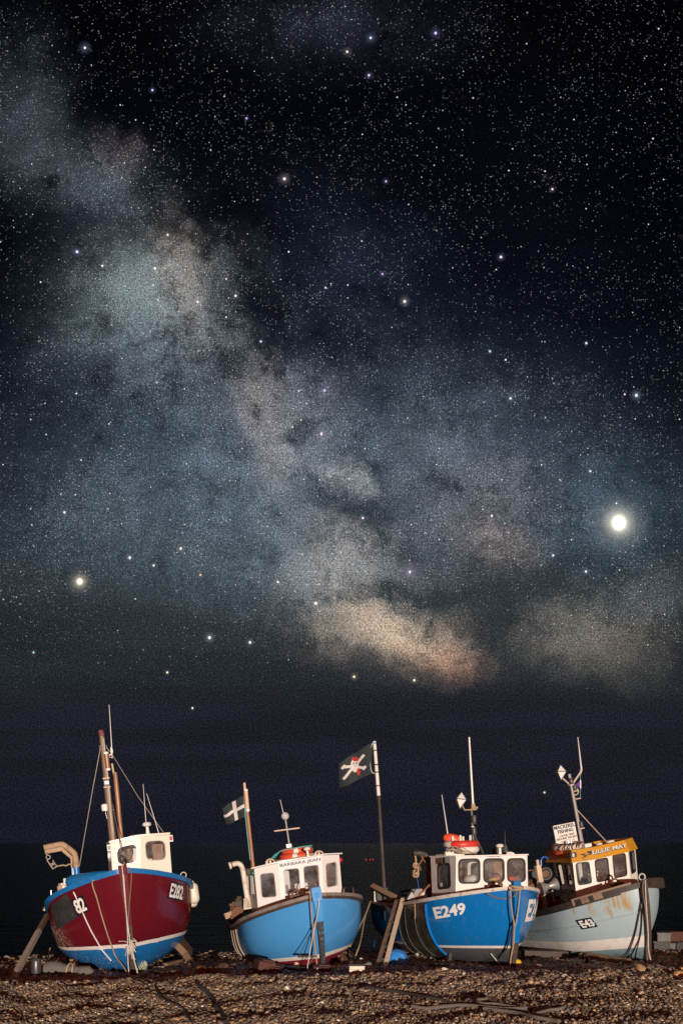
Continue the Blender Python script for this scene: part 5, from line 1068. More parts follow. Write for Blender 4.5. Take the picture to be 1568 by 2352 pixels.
for x0, y0_, y1_ in ((498, 345, 292), (530, 338, 285)): on_root(b4, 'rod_holder', MB().tube([b4.L(z6(x0 + 6, y0_ + 40), yr - .05), b4.L(z6(x0, y1_), yr - .05)], .026, 8), STEEL)
ym = yr + .45
mb = MB(); a_, c_ = b4.L(c4(533, 428), ym), b4.L(c4(642, 1022), ym); mb.tube([a_, a_ + (c_ - a_) * .5, a_ + (c_ - a_) * 1.08], [.042, .046, .055], 10); on_root(b4, 'aerial_mast', mb, STEEL)
mb = MB(); mb.tube([b4.L(c4(548, 528), ym), b4.L(c4(466, 455), ym)], .02, 8); mb.tube([b4.L(c4(556, 522), ym), b4.L(c4(632, 412), ym)], .024, 8); mb.tube([b4.L(c4(628, 425), ym), b4.L(c4(640, 385), ym)], .03, 8); on_root(b4, 'crossarm', mb, RINGPALE)
reflector(b4, c4(460, 413), .16, ym)
whip(b4, c4(640, 390), c4(608, 106), ym, .022, r1=.008)
on_root(b4, 'lamp_bracket', MB().tube([b4.L(c4(580, 646), ym), b4.L(c4(632, 638), ym)], .016, 6), RINGPALE)
for q0, m in ((c4(549, 488), DKGREY), (c4(581, 541), DKGREY), (c4(637, 866), DKGREY)):
    mb = MB(); o = b4.L(q0, ym - .06); mb.lathe([(.045, -.08), (.055, -.05), (.055, .05), (.04, .08)], o); mb.box(o + Vector((0, .02, -.1)), (.14, .1, .025), mi=1); on_root(b4, 'masthead_light', mb, [m, RINGPALE])
on_root(b4, 'lamp_ring', MB().ring(b4.L(c4(585, 578), ym - .03), .09, .014, (0, 1, 0)), RINGPALE)
on_root(b4, 'stay', MB().tube([b4.L(c4(598, 735), ym), b4.L(c4(862, 1022), yw + .4)], .014, 6), RINGPALE)
on_root(b4, 'halyard', MB().tube([b4.L(c4(631, 430), ym), b4.L(c4(630, 635), ym)], .008, 5), TEAL)
PURP = mat('purple_pennant', (.13, .03, .25), .7, dirt=.2); mb = MB(); tq = [b4.L(c4(630, 482), ym - .02), b4.L(c4(631, 550), ym - .02), b4.L(c4(606, 538), ym + .02), b4.L(c4(585, 522), ym - .03), b4.L(c4(606, 502), ym + .02)]; mb.slab([p + Vector((0, -.004, 0)) for p in tq], [p + Vector((0, .004, 0)) for p in tq], 0)
mb.beam([b4.L(c4(631, 480), ym - .03), b4.L(c4(632, 551), ym - .03)], .03, .012, (1, 0, 0), 1); top_thing(b4, 'pennant', mb, [PURP, WHITE2], 'small purple pennant on the halyard of the yellow-roofed boat', 'pennant', smooth=False)
for q0, s_ in ((z6(942, 322), .11), (z6(828, 350), .08)): mb = MB(); mb.lathe([(s_, 0), (s_ * 1.1, .03), (s_ * .8, .07), (.001, .085)], b4.L(q0, yw + .4)); on_root(b4, 'roof_vent', mb, WHITE2)
mb = MB(); mb.box(b4.L(z6(698, 352), yw + .5), (.19, .14, .12)); on_root(b4, 'roof_box', mb, WHITE2)
# hauling gear aft of the wheelhouse
yh = 3.1
mb = MB(); o = b4.L(z6(265, 640), yh); mb.ring(o, .14, .055, (.25, 1, 0), 30, 12); mb.lathe([(.12, -.03), (.13, .0), (.12, .03)], o, (.25, 1, 0), 18, 1); on_root(b4, 'hauler_wheel', mb, [BLACK, RUST])
on_root(b4, 'hydraulic_hose', MB().tube(smoothpath([b4.L(z6(*p), yh) for p in ((220, 555), (218, 500), (240, 466), (275, 470), (310, 505), (335, 580), (352, 660))]), .022, 8), BLUEV)
mb = MB(); mb.tube([b4.L(z6(355, 660), yh), b4.L(z6(375, 770), yh), b4.L(z6(365, 810), yh)], .024, 8); o = b4.L(z6(300, 770), yh - .2); mb.lathe([(.19, -.24), (.15, -.16), (.07, -.03), (.07, .03), (.13, .14), (.17, .2), (.15, .22), (.001, .22)], o, (1, -.15, .12), 20); on_root(b4, 'capstan', mb, STEEL)
mb = MB(); a_ = b4.L(z6(240, 840), yh); c_ = b4.L(z6(262, 985), yh); c_ = a_ + (c_ - a_) * 1.5; mb.tube([a_, c_], .06, 10); on_root(b4, 'hauler_post', mb, RUSTPALE)
for p0, p1, m in (((285, 830), (325, 980), DKGREY), ((305, 830), (350, 985), DKGREY), ((335, 810), (355, 935), WOODL)): on_root(b4, 'hauler_strut', MB().tube([b4.L(z6(*p0), yh + .1), b4.L(z6(*p1), yh + .1)], .022, 6), m)
mb = MB(); mb.box(b4.L(z6(195, 640), yh - .1), (.13, .12, .42)); mb.lathe([(.09, -.05), (.09, .05)], b4.L(z6(165, 645), yh - .05), (1, .3, 0), 14, 1); mb.tube([b4.L(z6(178, 495), yh - .1), b4.L(z6(190, 590), yh - .1)], .035, 8); mb.ring(b4.L(z6(205, 725), yh - .12), .06, .018, (0, 1, 0), mis=lambda u: 1); top_thing(b4, 'pulley_block', mb, [WOODL, STEEL], 'brown wooden pulley block beside the black hauler wheel of E43', 'pulley')
on_root(b4, 'hauler_arm', MB().tube([b4.L(z6(78, 606), yh), b4.L(z6(190, 602), yh)], .018, 6), RUST)
mb = MB()
for (q0, r_) in (((125, 740), .13), ((150, 780), .11), ((105, 720), .06)): mb.lathe([(r_, -.1), (r_ * .8, -.06), (r_ * .8, .06), (r_, .1)], b4.L(z6(*q0), yh + .3), (1, .2, .1), 14)
mb.box(b4.L(z6(140, 800), yh + .3), (.5, .3, .3)); on_root(b4, 'winch', mb, RUST)
mb = MB(); mb.box(b4.L(z6(195, 868), yh + .3), (.22, .2, .22)); on_root(b4, 'fish_bin', mb, ORANGE)
mb = MB(); mb.ring(b4.L(z6(990, 730), 1.2), .08, .02, (.1, 1, 0)); mb.box(b4.L(z6(990, 752), 1.2), (.2, .12, .1)); mb.box(b4.L(z6(1050, 760), 1.0), (.1, .1, .14)); on_root(b4, 'bow_cleat', mb, RUST)
# bow ropes
rope(b4, b4.path([c4(1165, 1440), c4(1160, 1500), c4(1145, 1600), c4(1130, 1700), c4(1108, 1810), c4(1080, 1900), c4(1050, 1970), c4(1015, 2005)], .05), .018, ROPED, 'dark rope curving down the pale hull beside the number E43 stem')
rope(b4, [b4.L(c4(*p), -.14) for p in ((1178, 1350), (1172, 1420), (1182, 1500), (1200, 1640), (1212, 1780), (1214, 1880), (1208, 1960), (1212, 2060))], .020, ROPEG, 'grey rope from the ring straight down the dark stem post')
rope(b4, [b4.L(c4(*p), -.15) for p in ((1195, 1350), (1198, 1460), (1208, 1620), (1220, 1800), (1222, 1930), (1230, 2000), (1245, 2045), (1265, 2072))], .014, ROPEW, 'thin pale rope from the dark stem trailing to the beach')

# ================================================================== beach, sea
def ground_mesh():
    xs = np.concatenate([np.array([-400, -120, -50, -28, -19]), np.linspace(-15, 17, 161), np.array([21, 30, 55, 130, 400])])
    ys = np.concatenate([np.array([-60, -30, -12, 0, 6, 10]), np.linspace(13, 30, 171), np.linspace(31, 60, 25), np.array([70, 90])])
    v = [(x, y, gz(x, y)) for y in ys for x in xs]; nx = len(xs)
    f = [(j * nx + i, j * nx + i + 1, (j + 1) * nx + i + 1, (j + 1) * nx + i) for j in range(len(ys) - 1) for i in range(nx - 1)]
    me = bpy.data.meshes.new('beach'); me.from_pydata(v, [], f); me.polygons.foreach_set('use_smooth', [True] * len(f))
    o = bpy.data.objects.new('beach', me); COL.objects.link(o); me.materials.append(mat('shingle_bed', (.045, .032, .025), .9, dirt=.8, dcol=(.10, .075, .055), scale=26, bump=1.0)); tag(o, kind='structure')
ground_mesh()
sea = bpy.data.meshes.new('sea'); sea.from_pydata([(-9000, 34, -2.6), (9000, 34, -2.6), (9000, 15000, -2.6), (-9000, 15000, -2.6)], [], [(0, 1, 2, 3)])
so_ = bpy.data.objects.new('sea', sea); COL.objects.link(so_); tag(so_, kind='structure')
ms = bpy.data.materials.new('night_sea'); ms.use_nodes = True; t = NT(ms.node_tree); p = ms.node_tree.nodes['Principled BSDF']
ob = t.n('ShaderNodeTexCoord').outputs['Object']
p.inputs['Base Color'].default_value = (.004, .009, .015, 1); p.inputs['Roughness'].default_value = .35; p.inputs['IOR'].default_value = 1.33; p.inputs['Specular IOR Level'].default_value = .09
nz = t.n('ShaderNodeTexNoise', {'Vector': t.vec('MULTIPLY', ob, (.12, .5, 1)), 'Scale': 1.0, 'Detail': 6.0, 'Roughness': .6}).outputs['Fac']
nz2 = t.n('ShaderNodeTexNoise', {'Vector': t.vec('MULTIPLY', ob, (.006, .03, 1)), 'Scale': 1.0, 'Detail': 4.0}).outputs['Fac']
bm_ = t.n('ShaderNodeBump', {'Strength': 1.0, 'Distance': 1.2, 'Height': t.math('ADD', nz, t.math('MULTIPLY', nz2, 2.0))}); t.set(p.inputs['Normal'], bm_.outputs[0])
sea.materials.append(ms)
# red balls standing in for tiny lights far out at sea
for i_, (px_, py_) in enumerate(((365.5, 860.2), (369.5, 860.2), (372.3, 860.0), (242, 870.8))):
    Yb = (CAMH + 2.6) / (py_ - CY) * F; o = WP((px_, py_), Yb); mb = MB(); mb.ball(o + Vector((0, 0, .1)), .22 if i_ < 3 else .18, 8); mb.tube([o, o + Vector((0, 0, .6))], .03, 5)
    tag(mb.build('mooring_buoy', REDV), ['leftmost of three small red buoys far out on the dark sea', 'middle of three small red buoys far out on the dark sea', 'rightmost of three small red buoys far out on the dark sea', 'lone red buoy on the sea left of the white exhaust pipe'][i_], 'buoy', 'red buoys on the sea')

# shingle: individual pebbles as one uncountable mass
N1 = 88000; N2 = 70000
X_ = np.concatenate([rng.uniform(-8.5, 9.5, N1), rng.uniform(-11.5, 13, N2)]); Y_ = np.concatenate([rng.uniform(14.0, 20.0, N1), rng.uniform(18.0, 29.5, N2)])
S_p = np.concatenate([rng.lognormal(math.log(.0168), .33, N1), rng.lognormal(math.log(.029), .32, N2)])
big = rng.random(len(S_p)) < .02; S_p[big] *= 1.5
v = [(x, y, gz(x, y) + .25 * s) for x, y, s in zip(X_.tolist(), Y_.tolist(), S_p.tolist())]
me = bpy.data.meshes.new('shingle'); me.from_pydata(v, [], [])
a = me.attributes.new('size', 'FLOAT_VECTOR', 'POINT'); sv = np.stack([S_p * rng.uniform(.85, 1.35, len(S_p)), S_p * rng.uniform(.75, 1.1, len(S_p)), S_p * rng.uniform(.55, .95, len(S_p))], 1).astype(np.float32); a.data.foreach_set('vector', sv.ravel())
a = me.attributes.new('turn', 'FLOAT_VECTOR', 'POINT'); rv = np.stack([rng.normal(0, .35, len(S_p)), rng.normal(0, .35, len(S_p)), rng.uniform(0, 6.28, len(S_p))], 1).astype(np.float32); a.data.foreach_set('vector', rv.ravel())
sh = bpy.data.objects.new('shingle', me); COL.objects.link(sh); tag(sh, 'brown, tan and grey pebbles covering the beach', 'shingle', kind='stuff')
pm = bpy.data.materials.new('pebble'); pm.use_nodes = True; t = NT(pm.node_tree); p = pm.node_tree.nodes['Principled BSDF']
rnd = t.n('ShaderNodeObjectInfo').outputs['Random']
cr = t.ramp(rnd, [(0, (0.080, 0.055, 0.045)), (.18, (0.173, 0.118, 0.085)), (.36, (0.286, 0.186, 0.114)), (.52, (0.235, 0.191, 0.157)), (.68, (0.408, 0.255, 0.142)), (.8, (0.138, 0.085, 0.060)), (.9, (0.561, 0.402, 0.275)), (.955, (.55, .32, .13)), (.98, (.74, .67, .58))], 'CONSTANT')
tn = t.n('ShaderNodeTexNoise', {'Vector': t.n('ShaderNodeTexCoord').outputs['Object'], 'Scale': 1.7, 'Detail': 4.0}).outputs['Fac']
t.set(p.inputs['Base Color'], t.mix(t.smooth(tn, .4, .7, 0.0, .4), cr, (.16, .12, .09, 1))); p.inputs['Roughness'].default_value = .42
ng = bpy.data.node_groups.new('shingle_scatter', 'GeometryNodeTree')
ng.interface.new_socket('Geometry', in_out='INPUT', socket_type='NodeSocketGeometry'); ng.interface.new_socket('Geometry', in_out='OUTPUT', socket_type='NodeSocketGeometry')
g = ng.nodes; gi = g.new('NodeGroupInput'); go = g.new('NodeGroupOutput')
ico = g.new('GeometryNodeMeshIcoSphere'); ico.inputs['Radius'].default_value = 1.0; ico.inputs['Subdivisions'].default_value = 3
spn = g.new('GeometryNodeSetPosition'); nzt = g.new('ShaderNodeTexNoise'); nzt.inputs['Scale'].default_value = .9; nzt.inputs['Detail'].default_value = 1.0
vm = g.new('ShaderNodeVectorMath'); vm.operation = 'SUBTRACT'; vm.inputs[1].default_value = (.5, .5, .5)
vs_ = g.new('ShaderNodeVectorMath'); vs_.operation = 'SCALE'; vs_.inputs['Scale'].default_value = .8
ng.links.new(nzt.outputs['Color'], vm.inputs[0]); ng.links.new(vm.outputs[0], vs_.inputs[0]); ng.links.new(vs_.outputs[0], spn.inputs['Offset']); ng.links.new(ico.outputs['Mesh'], spn.inputs['Geometry'])
ss = g.new('GeometryNodeSetShadeSmooth'); ng.links.new(spn.outputs[0], ss.inputs[0])
sm_ = g.new('GeometryNodeSetMaterial'); sm_.inputs['Material'].default_value = pm; ng.links.new(ss.outputs[0], sm_.inputs[0])
ip = g.new('GeometryNodeInstanceOnPoints'); ng.links.new(gi.outputs[0], ip.inputs['Points']); ng.links.new(sm_.outputs[0], ip.inputs['Instance'])
for nm, ix in (('size', 'Scale'), ('turn', 'Rotation')):
    na = g.new('GeometryNodeInputNamedAttribute'); na.data_type = 'FLOAT_VECTOR'; na.inputs['Name'].default_value = nm
    if nm == 'turn':
        er = g.new('FunctionNodeEulerToRotation'); ng.links.new(na.outputs[0], er.inputs[0]); ng.links.new(er.outputs[0], ip.inputs[ix])
    else: ng.links.new(na.outputs[0], ip.inputs[ix])
ng.links.new(ip.outputs[0], go.inputs[0])
me.materials.append(pm)
md = sh.modifiers.new('scatter', 'NODES'); md.node_group = ng

# ================================================================== things on the beach
def gthing(name, mb, mats, label, cat, group=None, **kw): return tag(mb.build(name, mats, None, None, **kw), label, cat, group)
def setz(p, dz_=0.0): p = Vector(p); p.z = gz(p.x, p.y) + dz_; return p
# timber prop
a_ = GP(z1(170, 2165), 20.6); c_ = b1.M @ b1.pt(-1, .78, .72)
c_ = WP(z1(655, 1265), c_.y); mb = MB(); ddir = (a_ - c_); mb.beam([c_ - ddir * .02, c_ + ddir * .27], .11, .08, (1, 0, .4), 1); mb.beam([c_ + ddir * .27, a_], .12, .085, (1, 0, .4), 0)
for f in (.34, .44, .55, .66, .77, .88): o = c_ + ddir * f; mb.box(o + Vector((.0, -.05, 0)), (.02, .03, .05), mi=2)
gthing('timber_prop', mb, [mat('whitewashed_timber', (.50, .43, .36), .8, dirt=.6, dcol=(.26, .2, .15), scale=7), WOOD, BLACK], 'long whitewashed timber prop slanting from the beach to the maroon stern', 'prop')
# steel bottle
o = GP(z1(505, 2110), 21.5); o = setz(o); h_ = 1.2 * (2110 - 1890) / 3.484 / 4 / F * o.y; r_ = 70 / 3.484 / 4 / F * o.y
mb = MB(); mb.lathe([(r_ * .9, 0), (r_, .02), (r_, h_ * .8), (r_ * .85, h_ * .92), (r_ * .5, h_ * .99), (r_ * .22, h_ * 1.0), (r_ * .22, h_ * 1.08), (.001, h_ * 1.09)], o); gthing('gas_bottle', mb, mat('dull_tarnished_steel', (.09, .088, .088), .4, metal=.5, dirt=.5), 'silver metal bottle standing on the shingle behind the timber prop', 'bottle')  # steel set much darker than the other metal fittings
# driftwood log by boat 1
a_, c_ = GP(z1(650, 2085)), GP(z1(1300, 2105)); a_ = setz(a_, .11); c_ = setz(c_, .06); d_ = c_ - a_
mb = MB(); mb.tube([a_ - d_ * .02, a_, a_ + d_ * .2 + Vector((0, 0, .02)), a_ + d_ * .45, a_ + d_ * .6, a_ + d_ * .62 , a_ + d_ * .9 + Vector((0, 0, .02)), c_], [.05, .15, .165, .12, .10, .11, .115, .05], 12); gthing('driftwood_log', mb, GREYWOOD, 'grey driftwood log with a rope round it under the maroon port bilge', 'log')
o = a_ + d_ * .5; mb = MB(); mb.ring(o, .15, .02, d_); mb.ring(o + Vector((.07, 0, 0)), .15, .018, d_ + Vector((.2, .3, 0))); gthing('rope_loop', mb, ROPE, 'rope loop round the grey log under the maroon boat', 'rope')
for q0, q1, lab in ((z1(1015, 2040), z1(1035, 1870), 'taller timber chock under the blue bilge of the maroon boat'), (z1(1195, 2060), z1(1195, 1985), 'short timber chock right of the taller one under the blue bilge')):
    g0 = GP(q0); h3, _ = b1.hit((q1[0] + 1, q1[1] - 1)); top_ = (b1.M @ h3) if h3 is not None else WP(q1, g0.y); top_ = WP(q1, min(top_.y, g0.y + .9)); g0 = setz(Vector((WP(q0, top_.y).x, top_.y, 0)), -.03)
    mb = MB(); mb.beam([g0, top_], .16, .14, (1, 0, 0)); gthing('timber_chock', mb, WOOD, lab, 'chock', 'timber chocks under the boats')
CHOCK = mat('red_brown_chock', (.085, .028, .018), .8, dirt=.6, dcol=(.03, .012, .01), scale=9, bump=.4)  # shade under the hull put into the timber colour as dark reddish brown
# chocks under boat 2
for q0, s_, rz, lab in ((c2(545, 1880), (.36, .5, .30), .3, 'big brown chock wedged under the port bilge of the light blue boat'), (c2(640, 1885), (.30, .4, .18), -.2, 'low brown chock right of the big one under the light blue boat'), (c2(1075, 1870), (.38, .4, .16), .1, 'brown block under the bow foot of the light blue boat')):
    o = GP(q0, 20.3); o = setz(o, s_[2] * .4); mb = MB(); rr = Matrix.Rotation(rz, 3, 'Z') @ Matrix.Rotation(.18 if rz > .2 else .05, 3, 'Y'); mb.box(o, s_, rr); mb.box(o + Vector((.05, .1, s_[2] * .45)), (s_[0] * .7, s_[1] * .8, .06), rr); gthing('timber_chock', mb, CHOCK, lab, 'chock', 'timber chocks under the boats')
# planks
PLK = [(z2(920, 2170), z2(1180, 2140), .14, .10, WOOD, 'dark brown plank lying just right of the maroon bow foot'), (c1(1150, 1900), c1(1260, 1870), .12, .1, WOOD, 'reddish plank between the maroon and light blue boats'),
       (c2(5, 1795), c2(285, 1815), .34, .06, GREYWOOD, 'flat grey board on the shingle left of the light blue boat'), (z7(935, 95), z7(1050, 105), .10, .05, GREYWOOD, 'thin grey batten lying behind the flat grey board'),
       (z2(740, 2120), z2(960, 2150), .16, .08, DARKWOOD, 'dark short timber by the rope coil at the maroon bow'), (c2(700, 1845), c2(900, 1870), .2, .1, DARKWOOD, 'dark sleeper under the keel of the light blue boat'),
       (z4(980, 975), z4(1240, 985), .2, .1, DARKWOOD, 'dark sleeper under the grey bottom of E249'), (z7(300, 150), z7(560, 160), .22, .07, WOOD, 'long brown board under the maroon bow')]
for q0, q1, w_, h_, m, lab in PLK:
    a_, c_ = setz(GP(q0, 20.8), h_ * .45), setz(GP(q1, 20.8), h_ * .45); mb = MB(); mb.beam([a_, (a_ + c_) / 2 + Vector((0, .02, .008)), c_], w_, h_, (c_ - a_).cross(Vector((0, 0, 1)))); gthing('timber_plank', mb, m, lab, 'plank', 'timbers lying on the shingle')
for k_, (q0, lab) in enumerate(((z7(925, 140), 'left broken block between the maroon and light blue boats'), (z7(985, 140), 'middle broken block between the maroon and light blue boats'), (z7(1015, 138), 'right broken block next to the light blue boat bilge'))):
    o = setz(GP(q0, 21), .08); mb = MB(); mb.box(o, (.24 + .08 * k_, .2, .2), Matrix.Rotation(.5 * k_ + .3, 3, 'Z') @ Matrix.Rotation(.3 - .3 * k_, 3, 'Y'), bev=.03); gthing('broken_block', mb, RUST, lab, 'block', 'broken blocks on the shingle')
# teal rope coil at the maroon bow
o = setz(GP(z2(615, 2125), 20), .05); mb = MB()
for k_ in range(6): mb.ring(o + Vector((.02 * k_, 0, .03 * k_)), .13 - .012 * k_, .014, (.5 + .1 * k_, -.5, .6))
gthing('rope_coil', mb, mat('pale_green_rope', (.34, .38, .25), .85, dirt=.4), 'pale green rope coil on the ground right of the maroon stem', 'rope coil')
# fish crate
o = setz(WP(z4(80, 1035), 19.45)); wd = 205 / 3.136 / 4 / F * o.y * .95; hh = 165 / 3.136 / 4 / F * o.y
cr_ = tag(empty('fish_crate', Matrix.Translation(o) @ Matrix.Rotation(.06, 4, 'Z')), 'pale lidded fish crate with orange base on shingle between two blue boats', 'crate')
mb = MB(); h1 = hh * .58; dp = .32
a4 = [Vector((sx_ * wd * .44, sy_ * dp * .44, 0)) for sx_, sy_ in ((-1, -1), (1, -1), (1, 1), (-1, 1))]; b4_ = [Vector((sx_ * wd * .48, sy_ * dp * .48, h1)) for sx_, sy_ in ((-1, -1), (1, -1), (1, 1), (-1, 1))]
mb.slab(b4_, a4); mb.build('crate_body', mat('orange_crate_plastic', (.42, .16, .09), .5, dirt=.4), cr_)
mb = MB(); mb.box((0, 0, h1 + hh * .08), (wd, dp, hh * .16)); mb.box((0, 0, h1 + hh * .28), (wd * .97, dp * .97, hh * .2)); mb.box((0, 0, h1 + hh * .38), (wd, dp, hh * .05))
for k_ in range(-3, 4): mb.box((k_ * wd * .15, -dp * .5, h1 + hh * .25), (.018, .02, hh * .28))
mb.build('crate_lid', mat('cream_crate_plastic', (.66, .58, .46), .5, dirt=.4), cr_)
vs, fs = text_mesh('M', .04); mb = MB(); mb.add([Vector((lerp(.05, .17, u), -dp * .465 - .004, lerp(h1 * .85, h1 * .2, v))) for u, v in vs], fs); mb.build('lettering', REDV, cr_, smooth=False)
# ladder
A0, A1 = WP(z4(418, 1038), 21.25), WP(z4(318, 1033), 21.35); hl_ = b3.M @ b3.hit(z4(640, 190))[0]; T0, T1 = WP(z4(660, 112), hl_.y - .02), WP(z4(585, 132), hl_.y + .12)
ld = tag(empty('ladder', Matrix.Translation((A0 + A1) / 2)), 'wooden ladder with dark rungs leaning on the port side of E249', 'ladder'); off_ = (A0 + A1) / 2
mb = MB(); mb.beam([A0 - off_, T0 - off_], .12, .055, (0, 1, -.2)); 
mb = MB(); mb.beam([A0 - off_, T0 - off_], .085, .06, (1, 0, .25)); mb.build('rail', mat('bare_pine', (.74, .56, .40), .7, dirt=.3, dcol=(.4, .27, .17), scale=8), ld)
mb = MB(); mb.beam([A1 - off_, T1 - off_], .075, .06, (1, .2, .25)); mb.build('rail', WOOD, ld)
for yv in (135, 290, 430, 580, 735, 890):
    f = (1035 - yv) / (1035 - 118); p, q = A0 + (T0 - A0) * f, A1 + (T1 - A1) * f; mb = MB(); mb.beam([p - off_, q - off_], .035, .07, (0, 1, -.3)); mb.build('rung', DKGREY, ld)
# big blue buoy
o = WP(z4(578, 895), 22.1); r_ = 146 / 3.136 / 4 / F * o.y
mb = MB(); mb.lathe([(.001, -r_ * .98), (r_ * .5, -r_ * .93), (r_ * .82, -r_ * .7), (r_ * .96, -r_ * .42), (r_, -r_ * .1), (r_ * 1.025, -r_ * .08), (r_ * 1.025, r_ * .08), (r_, r_ * .1), (r_ * .96, r_ * .42), (r_ * .82, r_ * .72), (r_ * .5, r_ * .93), (r_ * .15, r_ * .99), (r_ * .12, r_ * 1.08), (.001, r_ * 1.08)], o, (.35, .75, .45), 28); gthing('mooring_buoy', mb, BLUEBALL, 'large round blue buoy on the shingle behind the foot of the ladder', 'buoy')
# yellow buoy
o = GP(c3(1327, 1685), 21.6); mb = MB(); o = setz(Vector((o.x, o.y + .25, 0)), .1); mb.lathe([(.001, -.12), (.08, -.1), (.13, -.03), (.13, .05), (.09, .11), (.001, .13)], WP(c3(1327, 1668), o.y), (.1, -.1, 1)); gthing('small_buoy', mb, YELLOW, 'small yellow buoy on the shingle behind the stem of E249', 'buoy')
# logs in front of boat 4
for q0, q1, r0, r1, m, lab in ((c4(640, 2048), c4(1060, 2085), .10, .07, WOOD, 'left brown log lying in front of the pale grey-blue boat'), (c4(1030, 2045), c4(1270, 2082), .085, .03, WOOD, 'right tapering log lying under the pale boat stem'), (c4(508, 1985), c4(650, 2030), .06, .08, GREYWOOD, 'short grey log sloping behind the left brown log')):
    a_, c_ = GP(q0, 21.6), GP(q1, 21.6); a_ = setz(a_, r0 * .9); c_ = setz(c_, r1 * .9); d_ = c_ - a_; mb = MB(); mb.tube([a_ - d_ * .01, a_, a_ + d_ * .3 + Vector((0, 0, .012)), a_ + d_ * .7, c_, c_ + d_ * .01], [r0 * .6, r0, r0 * .96, lerp(r0, r1, .7), r1, r1 * .5], 10); gthing('driftwood_log', mb, m, lab, 'log', 'logs in front of the pale boat')
for q0, lab in ((c4(523, 2010), 'rope-wrapped dark post left of the brown log'), (c4(668, 2070), 'dark rope lashing at the left end of the brown log'), (c4(1050, 2065), 'dark rope lashing where the two brown logs meet')):
    o = setz(GP(q0, 21.4)); mb = MB()
    if 'post' in lab: mb.tube([o - Vector((0, 0, .05)), o + Vector((.01, 0, .3))], [.05, .04], 8); mb.ring(o + Vector((0, 0, .2)), .055, .02, (0, 0, 1)); mb.ring(o + Vector((0, 0, .12)), .055, .02, (.1, 0, 1)); gthing('mooring_post', mb, DARKWOOD, lab, 'post')
    else: mb.ring(o + Vector((0, 0, .1)), .11, .022, (1, .15, .1)); mb.ring(o + Vector((.05, 0, .1)), .11, .02, (1, -.1, .2)); mb.tube([o + Vector((.03, -.1, .05)), o + Vector((.08, -.2, .03)), o + Vector((.12, -.26, .02))], .018, 6); gthing('rope_lashing', mb, ROPED, lab, 'rope')
mb = MB(); a_ = setz(GP(c4(130, 2035), 21.8), .1); c_ = setz(GP(c4(505, 2045), 21.8), .1); mb.beam([a_, c_], .4, .22, (0, 1, 0)); gthing('timber_plank', mb, DARKWOOD, 'thick dark beam under the hull of the pale boat, beside the yellow buoy', 'plank', 'timbers lying on the shingle')
# pile of fish boxes far right, the dim light put into their dark colours
Yc_ = 25.6
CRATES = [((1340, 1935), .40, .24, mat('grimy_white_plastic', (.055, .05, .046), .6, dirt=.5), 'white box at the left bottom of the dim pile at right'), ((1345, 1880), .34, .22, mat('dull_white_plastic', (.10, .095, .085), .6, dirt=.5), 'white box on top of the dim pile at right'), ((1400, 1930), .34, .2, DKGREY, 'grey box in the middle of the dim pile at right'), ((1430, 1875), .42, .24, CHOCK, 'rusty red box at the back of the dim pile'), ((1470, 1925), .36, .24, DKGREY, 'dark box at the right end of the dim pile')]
for k_, (q0, w_, h_, m, lab) in enumerate(CRATES):
    o = WP(c4(*q0), Yc_ + .25 * (k_ == 3)); zg = gz(o.x, o.y); o.z = zg + h_ / 2 + (.0 if q0[1] > 1900 else .24); mb = MB(); mb.box(o, (w_, .4, h_), Matrix.Rotation(.2 * k_ - .3, 3, 'Z')); mb.box(o + Vector((0, 0, h_ * .45)), (w_ * 1.06, .43, .04), Matrix.Rotation(.2 * k_ - .3, 3, 'Z')); gthing('fish_box', mb, m, lab, 'box', 'boxes piled right of the pale boat')
# mooring lines between boats 2 and 3
for pts_, r_, m, lab in ((((268, 105), (200, 290), (120, 455), (40, 620), (0, 705)), .020, ROPE, 'tan mooring line slanting from the stern of E249 to the light blue hull'), (((262, 112), (190, 330), (150, 540), (115, 700), (60, 845)), .016, ROPE, 'thinner mooring line dropping from the stern of E249 to the beach'), (((308, 625), (300, 690), (285, 775)), .013, BLUEV, 'short light blue cord hanging in the gap before the dark blue stern')):
    n_ = len(pts_); P_ = []
    for i_, q in enumerate(pts_):
        f = i_ / (n_ - 1); P_.append(WP(z4(*q), lerp(26.2, 23.2 if n_ == 5 else 25.5, f)))
    if 'dropping' in lab: P_[-1] = GP(z4(*pts_[-1]), 23); 
    mb = MB(); mb.tube(smoothpath(P_), r_, 6); gthing('mooring_line', mb, m, lab, 'rope')
rp = [GP(z1(700, 1715), 22), GP(z1(655, 1880), 22), GP(z1(615, 2000), 21)]; mb = MB(); P_ = [WP(z1(700, 1715), 22.4), WP(z1(668, 1855), 22.2), WP(z1(640, 1960), 22), WP(z1(612, 2000), 21.8)]; mb.tube(smoothpath(P_), .014, 6); gthing('mooring_line', mb, ROPE, 'thin rope hanging from the maroon stern beside the steel bottle', 'rope')
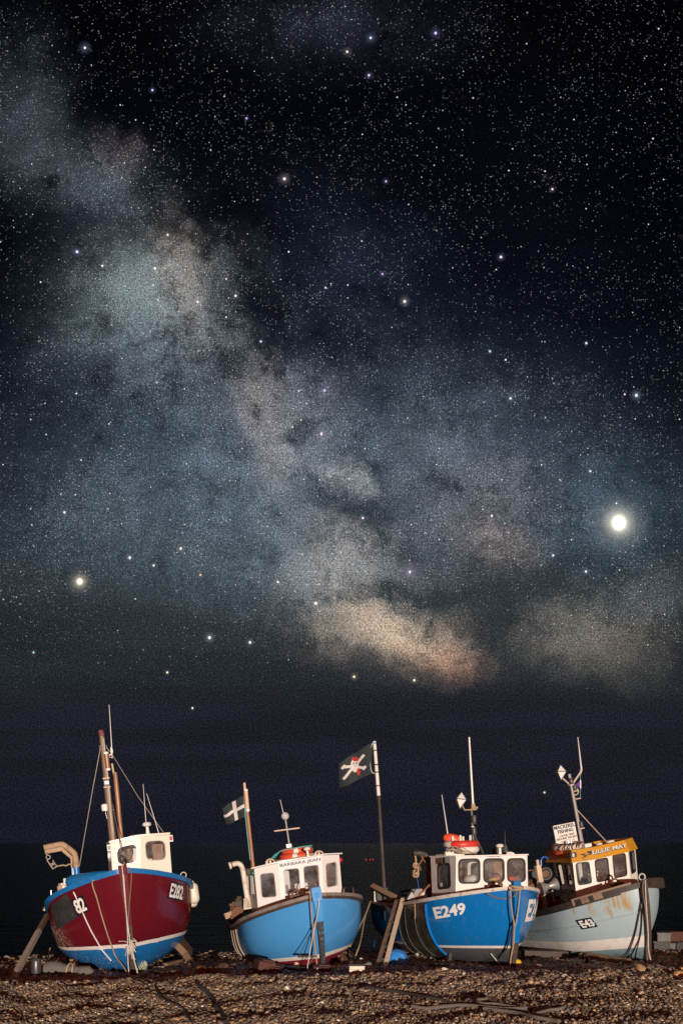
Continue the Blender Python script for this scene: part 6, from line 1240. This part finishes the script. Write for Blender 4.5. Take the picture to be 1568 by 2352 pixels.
# ropes on the foreshore
def ground_rope(pts_, zf, r_, m, lab, nm='beach_rope', twist=False):
    P_ = []
    for q in pts_:
        p = zf(*q); Y = 16.0
        for _ in range(40):
            w_ = WP(p, Y); Y = .6 * Y + .4 * (CAMH - gz(w_.x, Y) - .02) / max(1, p[1] - CY) * F
        P_.append(setz(WP(p, Y), r_ * .7 + .022))
    sp = smoothpath(P_, 8); mb = MB()
    if twist:
        for ph in (0, 2.09, 4.19):
            q = []; L_ = 0
            for i_ in range(len(sp) * 4 - 3):
                f = i_ / 4; k_ = int(f); k2 = min(k_ + 1, len(sp) - 1); c_ = sp[k_].lerp(sp[k2], f - k_); T = (sp[k2] - sp[max(0, k_ - 1)]).normalized(); u = T.cross(Vector((0, 0, 1))).normalized(); w_ = u.cross(T)
                an = ph + i_ * .55; q.append(c_ + (u * math.cos(an) + w_ * math.sin(an)) * r_ * .5)
            mb.tube(q, r_ * .62, 6)
    else: mb.tube(sp, r_, 8)
    gthing(nm, mb, m, lab, 'rope', 'ropes lying on the foreground shingle')
ground_rope(((905, 178), (925, 205), (960, 235), (985, 262), (990, 290), (1012, 310), (1025, 335), (1040, 362)), z7, .032, ROPED, 'thick dark rope snaking up the shingle left of centre', twist=True)
ground_rope(((712, 190), (730, 228), (770, 262), (820, 282), (850, 305), (868, 340), (885, 362)), z7, .019, ROPED, 'thin dark rope on the shingle left of the thick one')
ground_rope(((322, 288), (380, 298), (450, 290), (540, 284), (620, 288), (690, 296), (760, 300), (850, 296)), z8, .030, ROPEG, 'thick grey twisted rope lying level on the foreground shingle', twist=True)
ground_rope(((640, 226), (665, 250), (620, 258), (650, 275), (700, 276), (760, 286), (800, 290)), z8, .025, ROPEG, 'looped grey rope lying above the level twisted rope', twist=True)
ground_rope(((650, 300), (740, 310), (820, 322), (890, 340), (960, 352), (1000, 358)), z8, .030, ROPEG, 'grey twisted rope running off to the bottom right', twist=True)
ground_rope(((110, 198), (200, 212), (300, 228), (400, 246), (480, 262), (510, 272)), z8, .026, ROPED, 'dark rope slanting across the shingle below the ladder')
ground_rope(((900, 318), (950, 305), (990, 300), (1030, 292), (1040, 304)), z8, .025, ROPEG, 'short frayed rope end right of the grey twisted ropes')
